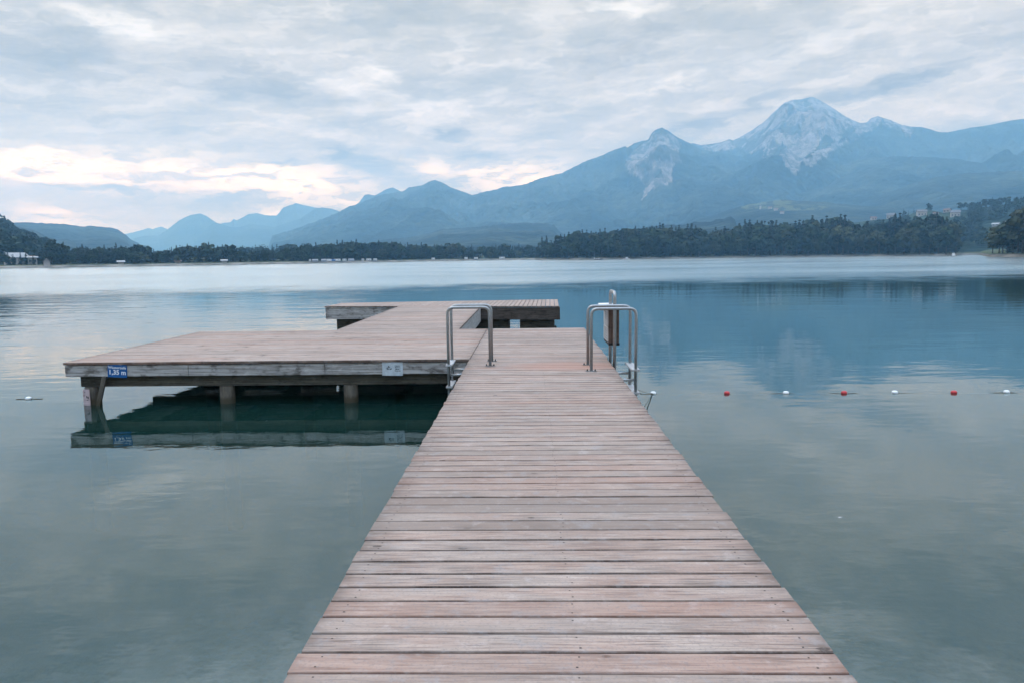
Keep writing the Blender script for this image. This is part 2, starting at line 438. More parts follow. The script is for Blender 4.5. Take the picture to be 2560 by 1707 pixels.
def vnoise(x, y, seed=0):
    ix, iy = np.floor(x), np.floor(y)
    fx, fy = x - ix, y - iy
    u, v = fx * fx * fx * (fx * (fx * 6 - 15) + 10), fy * fy * fy * (fy * (fy * 6 - 15) + 10)
    a, b = _hash(ix, iy, seed), _hash(ix + 1, iy, seed)
    c, d = _hash(ix, iy + 1, seed), _hash(ix + 1, iy + 1, seed)
    return (a * (1 - u) + b * u) * (1 - v) + (c * (1 - u) + d * u) * v


def fbm(x, y, octv=4, seed=0, ridged=False):
    s, amp, tot = 0.0, 1.0, 0.0
    for o in range(octv):
        q = vnoise(x * 2 ** o + 17.3 * o, y * 2 ** o - 9.1 * o, seed + o)
        if ridged:
            q = 1 - np.abs(2 * q - 1)
        s = s + amp * q
        tot += amp
        amp *= 0.5
    return s / tot


def inside(poly, x, y):
    r = np.zeros(x.shape, bool)
    n = len(poly)
    for i in range(n):
        x0, y0 = poly[i]
        x1, y1 = poly[(i + 1) % n]
        if y0 == y1:
            continue
        c = ((y0 > y) != (y1 > y)) & (x < (x1 - x0) * (y - y0) / (y1 - y0) + x0)
        r ^= c
    return r


# ---------------------------------------------------------------- materials
def mat(name):
    m = bpy.data.materials.new(name)
    m.use_nodes = True
    g = NT(m.node_tree)
    g.t.nodes.clear()
    o = g.node('ShaderNodeOutputMaterial')
    b = g.node('ShaderNodeBsdfPrincipled')
    g.t.links.new(b.outputs[0], o.inputs['Surface'])
    return m, g, b, o


def simple(name, col, rough=0.6, metal=0.0, var=0.15, scale=6.0, spec=0.4):
    m, g, b, o = mat(name)
    p = g.node('ShaderNodeTexCoord').outputs['Object']
    n = g.noise(p, scale, 5.0, 0.6)
    c1 = tuple(c * (1 - var) for c in col)
    c2 = tuple(min(c * (1 + var), 1) for c in col)
    g.put(b.inputs['Base Color'], g.mix(g.ramp(n, 0.3, 0.7), c1, c2))
    b.inputs['Metallic'].default_value = metal
    g.put(b.inputs['Roughness'], g.ramp(n, 0.2, 0.8, max(rough - 0.08, 0.05), min(rough + 0.08, 1)))
    b.inputs['Specular IOR Level'].default_value = spec
    return m


def bump(g, b, h, dist=1.0, strength=1.0):
    n = g.node('ShaderNodeBump')
    n.inputs['Strength'].default_value = strength
    n.inputs['Distance'].default_value = dist
    g.put(n.inputs['Height'], h)
    g.put(b.inputs['Normal'], n.outputs[0])
    return n


def deck_wood():
    """silvered larch boards: attribute puv = (metres along the board, metres across, board number), tone = board tint"""
    m, g, b, o = mat('weathered_deck_wood')
    u, v, k = g.sep(g.attr('puv')['Vector'])
    tone = g.attr('tone')['Fac']
    edge = g.attr('edge')['Fac']
    kk = g.m('MULTIPLY', k, 7.31)

    def st(su, sv, off=0.0):
        return g.xyz(g.m('MULTIPLY', u, su * 2.4), g.m('MULTIPLY', v, sv), g.m('ADD', kk, off))
    grain = g.noise(st(1.6, 85.0), 1.0, 4.0, 0.6)
    streak = g.noise(st(0.7, 26.0, 3.0), 1.0, 4.0, 0.6)
    patch = g.noise(st(1.3, 5.0, 11.0), 1.0, 3.0, 0.55)
    cool = g.noise(st(0.5, 4.0, 21.0), 1.0, 2.0, 0.5)
    big = g.noise(g.node('ShaderNodeNewGeometry').outputs['Position'], 0.5, 3.0, 0.6)
    c = g.mix(g.ramp(cool, 0.35, 0.65), (0.455, 0.385, 0.365), (0.43, 0.425, 0.43))
    c = g.mix(g.m('MULTIPLY', g.ramp(patch, 0.48, 0.74), 0.55), c, (0.325, 0.235, 0.205))
    c = g.mix(g.m('MULTIPLY', g.ramp(streak, 0.52, 0.72), 0.45), c, (0.66, 0.62, 0.60))
    c = g.mix(g.m('MULTIPLY', g.ramp(streak, 0.46, 0.28), 0.5), c, (0.25, 0.195, 0.175))
    c = g.mix(g.ramp(grain, 0.42, 0.66, 0.0, 0.5), c, (0.66, 0.63, 0.61))
    c = g.mix(g.ramp(grain, 0.46, 0.30, 0.0, 0.75), c, (0.18, 0.145, 0.135))
    # long drying cracks
    crack = g.noise(st(0.9, 120.0, 40.0), 1.0, 2.0, 0.5)
    c = g.mix(g.m('MULTIPLY', g.ramp(crack, 0.64, 0.70), g.ramp(patch, 0.42, 0.6)), c, (0.10, 0.085, 0.08))
    # knots, with the grey smear of grain round each
    vo = g.node('ShaderNodeTexVoronoi', feature='F1')
    g.put(vo.inputs['Vector'], st(1.15, 5.5, 60.0))
    vo.inputs['Scale'].default_value = 1.0
    vo.inputs['Randomness'].default_value = 1.0
    d = g.m('ADD', vo.outputs['Distance'], g.m('MULTIPLY', g.m('SUBTRACT', grain, 0.5), 0.10))
    pick = g.ramp(g.sep(vo.outputs['Color'])[0], 0.42, 0.46)
    c = g.mix(g.m('MULTIPLY', g.m('MULTIPLY', pick, g.ramp(d, 0.45, 0.10)), g.ramp(grain, 0.62, 0.36, 0.15, 0.75)), c, (0.20, 0.185, 0.18))
    c = g.mix(g.m('MULTIPLY', g.m('MULTIPLY', pick, g.ramp(d, 0.092, 0.066)), 0.85), c, (0.085, 0.07, 0.065))
    # board edges and ends: stained, plus painted shade to blacken the gaps
    c = g.mix(g.m('MULTIPLY', edge, g.ramp(patch, 0.35, 0.62, 0.45, 1.0)), c, (0.055, 0.040, 0.034))
    # board tint: below 0.5 greyer and darker, above redder
    c = g.mix(g.ramp(tone, 0.60, 1.0, 0.0, 0.5), c, (0.36, 0.20, 0.15))
    c = g.mix(g.ramp(tone, 0.45, 0.0, 0.0, 0.7), c, (0.30, 0.275, 0.265))
    c = g.mix(1.0, c, g.xyz(g.ramp(big, 0.25, 0.75, 0.575, 0.765), g.ramp(big, 0.25, 0.75, 0.465, 0.62), g.ramp(big, 0.25, 0.75, 0.388, 0.52)), 'MULTIPLY')
    pw = g.node('ShaderNodeNewGeometry').outputs['Position']
    speck = g.noise(pw, 70.0, 3.0, 0.7)
    blot = g.noise(g.vm('ADD', pw, g.xyz(0.0, 0.0, kk)), 8.0, 5.0, 0.68)
    c = g.mix(g.ramp(blot, 0.52, 0.70, 0.0, 0.45), c, (0.27, 0.255, 0.25))
    c = g.mix(g.ramp(blot, 0.46, 0.26, 0.0, 0.20), c, (0.60, 0.545, 0.52))
    c = g.mix(g.ramp(speck, 0.50, 0.66, 0.0, 0.42), c, (0.17, 0.145, 0.135))
    # brown water mark by the ladders
    pos = g.sep(g.node('ShaderNodeNewGeometry').outputs['Position'])
    sx = g.m('DIVIDE', g.m('SUBTRACT', pos[0], 0.55), 0.95)
    sy = g.m('DIVIDE', g.m('SUBTRACT', pos[1], 10.55), 0.55)
    q = g.m('ADD', g.m('SQRT', g.m('ADD', g.m('MULTIPLY', sx, sx), g.m('MULTIPLY', sy, sy))), g.m('MULTIPLY', g.m('SUBTRACT', streak, 0.5), 1.4))
    c = g.mix(g.ramp(q, 1.05, 0.40, 0.0, 0.75), c, (0.34, 0.185, 0.135))
    g.put(b.inputs['Base Color'], c)
    b.inputs['Specular IOR Level'].default_value = 0.35
    g.put(b.inputs['Roughness'], g.ramp(grain, 0.2, 0.8, 0.55, 0.75))
    bump(g, b, g.m('ADD', g.m('MULTIPLY', grain, 0.0016), g.m('MULTIPLY', streak, 0.002)))
    return m


def old_wood(name, light, dark, stain, amount=0.5, along='x'):
    m, g, b, o = mat(name)
    p = g.sep(g.node('ShaderNodeNewGeometry').outputs['Position'])
    a, c_ = (p[0], p[1]) if along == 'x' else (p[1], p[0])
    if along == 'z':
        a, c_ = p[2], p[0]
        vec = g.xyz(g.m('MULTIPLY', p[0], 30), g.m('MULTIPLY', p[1], 30), g.m('MULTIPLY', p[2], 1.5))
    else:
        vec = g.xyz(g.m('MULTIPLY', a, 1.6), g.m('MULTIPLY', c_, 6.0), g.m('MULTIPLY', p[2], 45.0))
    gr = g.noise(vec, 1.0, 5.0, 0.62)
    sm = g.noise(g.xyz(g.m('MULTIPLY', a, 4.5), c_, g.m('MULTIPLY', p[2], 9.0)), 1.0, 5.0, 0.65)
    run = g.noise(g.xyz(g.m('MULTIPLY', p[0], 2.2), g.m('MULTIPLY', p[1], 2.2), g.m('MULTIPLY', p[2], 0.6)), 1.0, 4.0, 0.6)
    c = g.mix(g.ramp(gr, 0.32, 0.68), dark, light)
    c = g.mix(g.m('MULTIPLY', g.ramp(sm, 0.50, 0.68), amount), c, stain)
    c = g.mix(g.m('MULTIPLY', g.ramp(sm, 0.44, 0.30), 0.45), c, tuple(min(q * 1.35, 1) for q in light))
    c = g.mix(g.m('MULTIPLY', g.ramp(run, 0.62, 0.74), amount), c, tuple(q * 0.5 for q in stain))
    g.put(b.inputs['Base Color'], c)
    b.inputs['Roughness'].default_value = 0.8
    b.inputs['Specular IOR Level'].default_value = 0.25
    bump(g, b, g.m('MULTIPLY', gr, 0.003))
    return m


def pile_wood():
    m, g, b, o = mat('algae_stained_pile')
    p = g.sep(g.node('ShaderNodeNewGeometry').outputs['Position'])
    n = g.noise(g.xyz(g.m('MULTIPLY', p[0], 22), g.m('MULTIPLY', p[1], 22), g.m('MULTIPLY', p[2], 4)), 1.0, 4.0, 0.6)
    z = g.m('ADD', g.m('ADD', p[2], 0.05), g.m('MULTIPLY', g.m('SUBTRACT', n, 0.5), 0.09))
    c = g.mix(g.ramp(n, 0.3, 0.7), (0.05, 0.044, 0.035), (0.12, 0.105, 0.08))
    c = g.mix(g.ramp(z, 0.15, 0.06), c, (0.045, 0.035, 0.018))
    c = g.mix(g.ramp(z, 0.0, -0.10), c, (0.012, 0.03, 0.026))  # submerged wood painted dark, standing in for the water's murk
    g.put(b.inputs['Base Color'], c)
    b.inputs['Roughness'].default_value = 0.7
    bump(g, b, g.m('MULTIPLY', n, 0.004))
    return m


def cats_far(g, x, y):
    return g.noise(g.xyz(g.m('MULTIPLY', x, 0.02), g.m('MULTIPLY', y, 0.045), 6.0), 1.0, 4.0, 0.6)


def water_mat():
    m, g, b, o = mat('lake_water')
    g.t.nodes.remove(b)
    pos = g.node('ShaderNodeNewGeometry').outputs['Position']
    x, y, z = g.sep(pos)
    # where the breeze ruffles the surface: everything beyond some sixty metres
    drift = g.noise(g.xyz(g.m('MULTIPLY', x, 0.035), g.m('MULTIPLY', y, 0.07)), 1.0, 4.0, 0.6)
    fine = g.noise(g.xyz(g.m('MULTIPLY', x, 0.30), g.m('MULTIPLY', y, 0.22), 3.0), 1.0, 3.0, 0.6)
    yy = g.m('ADD', g.m('SUBTRACT', y, g.m('MULTIPLY', x, 0.17)), g.m('ADD', g.m('MULTIPLY', g.m('SUBTRACT', drift, 0.5), 30.0), g.m('MULTIPLY', g.m('SUBTRACT', fine, 0.5), 26.0)))
    ruf = g.m('MULTIPLY', g.ramp(yy, 48.0, 68.0), g.ramp(cats_far(g, x, y), 0.3, 0.7, 0.72, 1.0))
    cats = g.noise(g.xyz(g.m('MULTIPLY', x, 0.22), g.m('MULTIPLY', y, 0.55), 9.0), 1.0, 3.0, 0.5)
    lap = g.m('MULTIPLY', g.m('MULTIPLY', g.ramp(x, -2.0, -9.0), g.ramp(y, 11.5, 16.0)), g.ramp(cats, 0.35, 0.6, 0.25, 1.0))
    w1 = g.noise(g.xyz(g.m('MULTIPLY', x, 0.55), g.m('MULTIPLY', y, 1.5), 0.0), 1.0, 2.0, 0.5)
    w2 = g.noise(g.xyz(g.m('MULTIPLY', x, 2.2), g.m('MULTIPLY', y, 4.5), 4.0), 1.0, 3.0, 0.5)
    w3 = g.noise(g.xyz(g.m('MULTIPLY', x, 0.18), g.m('MULTIPLY', y, 0.30), 8.0), 1.0, 1.0, 0.5)
    a1 = g.m('ADD', g.m('MULTIPLY', lap, 0.010), g.m('ADD', 0.0042, g.m('MULTIPLY', ruf, 0.03)))
    a2 = g.m('ADD', g.m('MULTIPLY', lap, 0.0025), g.m('ADD', 0.0018, g.m('MULTIPLY', ruf, 0.01)))
    h = g.m('ADD', g.m('ADD', g.m('MULTIPLY', w1, a1), g.m('MULTIPLY', w2, a2)), g.m('MULTIPLY', w3, 0.012))
    bn = g.node('ShaderNodeBump')
    bn.inputs['Strength'].default_value = 1.0
    bn.inputs['Distance'].default_value = 1.0
    g.put(bn.inputs['Height'], h)
    nrm = bn.outputs[0]
    fr = g.node('ShaderNodeFresnel')
    fr.inputs['IOR'].default_value = 2.45
    g.put(fr.inputs['Normal'], nrm)
    gl = g.node('ShaderNodeBsdfGlossy')
    g.put(gl.inputs['Color'], (0.89, 0.98, 1.0))
    mid = g.ramp(y, 10.0, 60.0, 0.005, 0.022)
    g.put(gl.inputs['Roughness'], g.m('ADD', mid, g.m('MULTIPLY', ruf, g.ramp(x, -40.0, 60.0, 0.205, 0.185))))
    g.put(gl.inputs['Normal'], nrm)
    df = g.node('ShaderNodeBsdfDiffuse')
    n = g.noise(g.xyz(g.m('MULTIPLY', x, 0.25), g.m('MULTIPLY', y, 0.25)), 1.0, 4.0, 0.6)
    g.put(df.inputs['Color'], g.mix(g.ramp(n, 0.3, 0.7), (0.012, 0.056, 0.045), (0.016, 0.067, 0.056)))
    tr = g.node('ShaderNodeBsdfTransparent')
    g.put(tr.inputs['Color'], (0.80, 0.95, 0.93))
    body = g.node('ShaderNodeMixShader')
    body.inputs[0].default_value = 0.68
    g.t.links.new(df.outputs[0], body.inputs[1])
    g.t.links.new(tr.outputs[0], body.inputs[2])
    mx = g.node('ShaderNodeMixShader')
    g.t.links.new(fr.outputs[0], mx.inputs[0])
    g.t.links.new(body.outputs[0], mx.inputs[1])
    g.t.links.new(gl.outputs[0], mx.inputs[2])
    g.t.links.new(mx.outputs[0], o.inputs['Surface'])
    return m


def ground_mat():
    m, g, b, o = mat('shore_and_lake_bed')
    pos = g.node('ShaderNodeNewGeometry').outputs['Position']
    x, y, z = g.sep(pos)
    n = g.noise(pos, 0.9, 6.0, 0.65)
    n2 = g.noise(pos, 2.6, 6.0, 0.72)
    bed = g.mix(g.ramp(n, 0.35, 0.62), (0.62, 0.58, 0.52), (0.80, 0.75, 0.68))
    bed = g.mix(g.m('MULTIPLY', g.ramp(n2, 0.48, 0.62), 0.75), bed, (0.20, 0.21, 0.18))
    deep = g.ramp(z, -1.25, -1.95)
    bed = g.mix(deep, bed, (0.008, 0.023, 0.016))  # bed darkens with depth: lost light and platform shade put into its colour
    n3 = g.noise(pos, 0.02, 5.0, 0.6)
    grass = g.mix(g.ramp(n3, 0.35, 0.65), (0.035, 0.05, 0.022), (0.075, 0.085, 0.04))
    beach = g.mix(g.ramp(g.noise(pos, 0.11, 4.0, 0.6), 0.35, 0.65), (0.10, 0.105, 0.09), (0.22, 0.205, 0.18))
    land = g.mix(g.ramp(z, 0.9, 1.3), beach, grass)
    g.put(b.inputs['Base Color'], g.mix(g.ramp(z, -0.15, 0.0), bed, land))
    b.inputs['Roughness'].default_value = 0.9
    b.inputs['Specular IOR Level'].default_value = 0.1
    bump(g, b, g.m('MULTIPLY', n2, 0.05))
    return m


def hill_mat(name, dark, light, tree=28.0):
    m, g, b, o = mat(name)
    pos = g.node('ShaderNodeNewGeometry').outputs['Position']
    rock = g.attr('rock')['Fac']
    mead = g.attr('meadow')['Fac']
    n1 = g.noise(pos, 1.0 / 300.0, 7.0, 0.7)
    vo = g.node('ShaderNodeTexVoronoi', feature='F1')
    g.put(vo.inputs['Vector'], pos)
    vo.inputs['Scale'].default_value = 1.0 / tree
    cv = g.sep(vo.outputs['Color'])[0]
    fo = g.mix(g.m('MULTIPLY', g.ramp(n1, 0.40, 0.66), g.m('ADD', 0.25, g.m('MULTIPLY', cv, 0.9))), dark, light)
    x, y, z = g.sep(pos)
    rn = g.noise(pos, 1.0 / 60.0, 6.0, 0.75)
    st = g.noise(g.xyz(g.m('MULTIPLY', x, 1 / 42.0), g.m('MULTIPLY', y, 1 / 120.0), g.m('MULTIPLY', z, 1 / 110.0)), 1.0, 5.0, 0.65)
    rk = g.mix(g.ramp(rn, 0.34, 0.66), (0.11, 0.112, 0.11), (0.36, 0.33, 0.31))
    rk = g.mix(g.m('MULTIPLY', g.ramp(st, 0.50, 0.60), 0.8), rk, (0.035, 0.055, 0.05))
    rk = g.mix(g.m('MULTIPLY', g.ramp(st, 0.44, 0.34), 0.5), rk, (0.50, 0.455, 0.425))
    c = g.mix(mead, fo, (0.075, 0.09, 0.05))
    c = g.mix(rock, c, rk)
    g.put(b.inputs['Base Color'], c)
    b.inputs['Roughness'].default_value = 0.95
    b.inputs['Specular IOR Level'].default_value = 0.05
    hh = g.m('ADD', g.m('MULTIPLY', g.m('MULTIPLY', vo.outputs['Distance'], g.m('SUBTRACT', 1.0, rock)), -tree * 0.45),
             g.m('MULTIPLY', g.m('MULTIPLY', rn, rock), 60.0))
    bump(g, b, hh, 1.0, 1.0)
    return m


def leaf_mat(name, dark, light, warm, wamt):
    m, g, b, o = mat(name)
    rnd = g.attr('rnd')['Fac']
    oi = g.node('ShaderNodeObjectInfo').outputs['Random']
    c = g.mix(rnd, dark, light)
    c = g.mix(g.m('MULTIPLY', g.ramp(oi, 0.55, 1.0), wamt), c, warm)
    k = g.ramp(g.m('FRACT', g.m('MULTIPLY', oi, 17.3)), 0.0, 1.0, 0.62, 1.3, False)
    c = g.mix(1.0, c, g.xyz(k, k, k), 'MULTIPLY')
    g.put(b.inputs['Base Color'], c)
    b.inputs['Roughness'].default_value = 0.8
    b.inputs['Specular IOR Level'].default_value = 0.15
    return m


M = {}
M['deck'] = deck_wood()
M['fascia'] = old_wood('silvered_fascia', (0.47, 0.46, 0.45), (0.22, 0.21, 0.20), (0.075, 0.066, 0.058), 0.8)
M['fascia_dark'] = old_wood('dark_damp_fascia', (0.10, 0.08, 0.068), (0.045, 0.037, 0.032), (0.02, 0.017, 0.015), 0.6)
M['fascia_side'] = old_wood('silvered_side_boards', (0.42, 0.42, 0.42), (0.27, 0.265, 0.26), (0.15, 0.14, 0.13), 0.4, 'y')
M['beam'] = old_wood('algae_beam', (0.11, 0.105, 0.085), (0.045, 0.043, 0.035), (0.018, 0.017, 0.013), 0.7)
M['box_wood'] = old_wood('brown_box_boards', (0.17, 0.115, 0.09), (0.085, 0.058, 0.046), (0.03, 0.022, 0.018), 0.5, 'z')
M['pile'] = pile_wood()
M['steel'] = simple('brushed_steel', (0.31, 0.315, 0.315), 0.42, 0.9, 0.12, 30.0)
M['bolt'] = simple('rusty_bolt', (0.06, 0.045, 0.038), 0.6, 0.6)
M['tread'] = simple('grey_tread', (0.40, 0.40, 0.40), 0.5, 0.2)
M['black'] = simple('black_trim', (0.012, 0.012, 0.013), 0.6)
M['blue'] = simple('blue_enamel', (0.004, 0.085, 0.27), 0.35, 0, 0.06)
M['white'] = simple('white_lettering', (0.80, 0.82, 0.84), 0.5, 0, 0.03)
M['plate'] = simple('faded_white_plate', (0.46, 0.52, 0.56), 0.5, 0, 0.16, 9.0)
M['ink'] = simple('black_ink', (0.03, 0.045, 0.055), 0.6)
M['roofcap'] = simple('pale_metal_cap', (0.62, 0.63, 0.64), 0.5, 0, 0.15, 9.0)
M['notice'] = simple('pale_notice_board', (0.50, 0.50, 0.50), 0.5, 0, 0.1)
M['gauge'] = old_wood('faded_pink_gauge', (0.55, 0.45, 0.46), (0.42, 0.33, 0.34), (0.28, 0.10, 0.10), 0.35, 'z')
M['buoy_white'] = simple('white_float', (0.76, 0.78, 0.78), 0.4, 0, 0.08)
M['buoy_red'] = simple('faded_red_float', (0.52, 0.045, 0.05), 0.4, 0, 0.15)
M['rope'] = simple('wet_rope', (0.12, 0.125, 0.10), 0.7, 0, 0.3, 40)
M['water'] = water_mat()
M['ground'] = ground_mat()
M['hill'] = hill_mat('forested_mountain', (0.004, 0.012, 0.014), (0.050, 0.068, 0.054))
M['hill_near'] = hill_mat('forested_hill', (0.006, 0.016, 0.014), (0.040, 0.060, 0.034), 11.0)
M['spruce'] = leaf_mat('spruce_needles', (0.002, 0.010, 0.011), (0.011, 0.026, 0.022), (0.03, 0.045, 0.025), 0.3)
M['broad'] = leaf_mat('broad_leaves', (0.003, 0.013, 0.011), (0.034, 0.056, 0.030), (0.075, 0.078, 0.04), 0.55)
M['bark'] = simple('bark', (0.07, 0.055, 0.045), 0.9)
M['wall'] = simple('white_render', (0.36, 0.335, 0.315), 0.8, 0, 0.08, 1.0)
M['wall_red'] = simple('dark_red_wall', (0.13, 0.065, 0.075), 0.8, 0, 0.15, 1.0)
M['roof_pale'] = simple('pale_tin_roof', (0.26, 0.28, 0.30), 0.6, 0, 0.1, 1.0)
M['roof_brown'] = simple('brown_tile_roof', (0.17, 0.11, 0.09), 0.8, 0, 0.2, 1.0)
M['roof_grey'] = simple('grey_tile_roof', (0.14, 0.14, 0.15), 0.8, 0, 0.2, 1.0)
M['pane'] = simple('dark_pane', (0.03, 0.04, 0.05), 0.2, 0, 0.1)
M['caravan'] = simple('caravan_white', (0.70, 0.71, 0.72), 0.45, 0, 0.05)
M['awning_blue'] = simple('blue_awning', (0.06, 0.14, 0.32), 0.7, 0, 0.1)
M['awning_grey'] = simple('grey_awning', (0.28, 0.31, 0.36), 0.7, 0, 0.1)
M['hull_dark'] = simple('dark_hull', (0.025, 0.03, 0.035), 0.35, 0, 0.1)


# ---------------------------------------------------------------- ground, water, hills
RS = [(-180, 12), (-120, 40), (-90, 120), (-60, 300), (-37, 404), (-30, 412), (-21, 425), (-10, 520), (-1.2, 600), (0.55, 600), (0.9, 515),
      (5.6, 505), (12, 530), (18, 550), (24, 545), (28.5, 510), (29.6, 505), (30.3, 560), (31.5, 560), (31.9, 345), (33, 330), (36, 310),
      (50, 240), (70, 150), (90, 80), (120, 35), (180, 12)]
RSA, RSR = np.array([a for a, _ in RS]), np.array([r for _, r in RS])


def shore(a):
    return np.interp(a, RSA, RSR)


def ground_z(a, r):
    s = shore(a) * (1 + 0.012 * (fbm(a * 2.5, a * 0 + 3, 3, 5) - 0.5))
    out_ = np.clip((r - s) / 7.0, 0, 1) * 1.3 + np.clip((r - s - 7) / 900.0, 0, 1) * 6
    inn = -np.minimum(np.clip((s - r) / 12.0, 0, 1) * 1.2 + np.clip((r - 3) * 0.11, 0, 6), 7.0)
    return np.where(r > s, out_, inn)


def make_ground():
    a = np.concatenate([np.arange(-180, -42, 2.0), np.arange(-42, 42, 0.25), np.arange(42, 180.1, 2.0)])
    base = np.concatenate([np.array([0.02]), np.geomspace(1.0, 240, 60)])
    s = shore(a)
    rel = np.concatenate([np.linspace(0.5, 0.9, 12), np.linspace(0.92, 1.1, 50), np.geomspace(1.13, 60, 40)])
    r = np.concatenate([np.repeat(base[:, None], len(a), 1) * np.minimum(1, s * 0.45 / 240)[None, :], rel[:, None] * s[None, :]], 0)
    r[-1] = 8800
    A = np.repeat(a[None, :], r.shape[0], 0)
    z = ground_z(A, r)
    x, y = r * np.sin(np.radians(A)), r * np.cos(np.radians(A))
    z = z + np.where(z < -0.5, 0.10 * (fbm(x * 0.35, y * 0.35, 4, 9) - 0.5) * np.exp(-r / 60), 0)
    nr, na = r.shape
    i = np.arange(nr * na).reshape(nr, na)
    f = np.stack([i[:-1, :-1], i[:-1, 1:], i[1:, 1:], i[1:, :-1]], -1).reshape(-1, 4)[:, ::-1]
    me = np_mesh('ground', np.stack([x, y, z], -1).reshape(-1, 3), f, True)
    return tag(link_mesh('ground', me, M['ground']), kind='structure')


make_ground()
ang = np.radians(np.arange(0, 360, 3.0))
rr = np.array([0.0, 30, 120, 300, 620, 1100])
wx, wy = rr[:, None] * np.sin(ang)[None], rr[:, None] * np.cos(ang)[None]
wi = np.arange(wx.size).reshape(wx.shape)
wj = np.roll(wi, -1, 1)
wf = np.stack([wi[:-1], wi[1:], wj[1:], wj[:-1]], -1).reshape(-1, 4)
wf = wf[len(ang):]
cap = np.stack([np.full(len(ang) // 2, wi[0, 0]), wi[1, 1::2], wj[1, 1::2], np.roll(wi[1, 1::2], -1)], -1)
cap[:, 2] = wi[1, np.r_[2:len(ang):2, 0]]
water = link_mesh('water', np_mesh('water', np.stack([wx, wy, wx * 0], -1).reshape(-1, 3), np.concatenate([wf, cap[:, ::-1]])), M['water'])
bmw = bmesh.new()
bmw.from_mesh(water.data)
bmesh.ops.remove_doubles(bmw, verts=bmw.verts, dist=1e-4)
for f_ in bmw.faces:
    f_.normal_update()
    if f_.normal.z < 0:
        f_.normal_flip()
bmw.to_mesh(water.data)
bmw.free()
water.location.z = -0.05
tag(water, 'lake', kind='structure')
water['label'] = 'calm teal lake reflecting clouds and mountains'


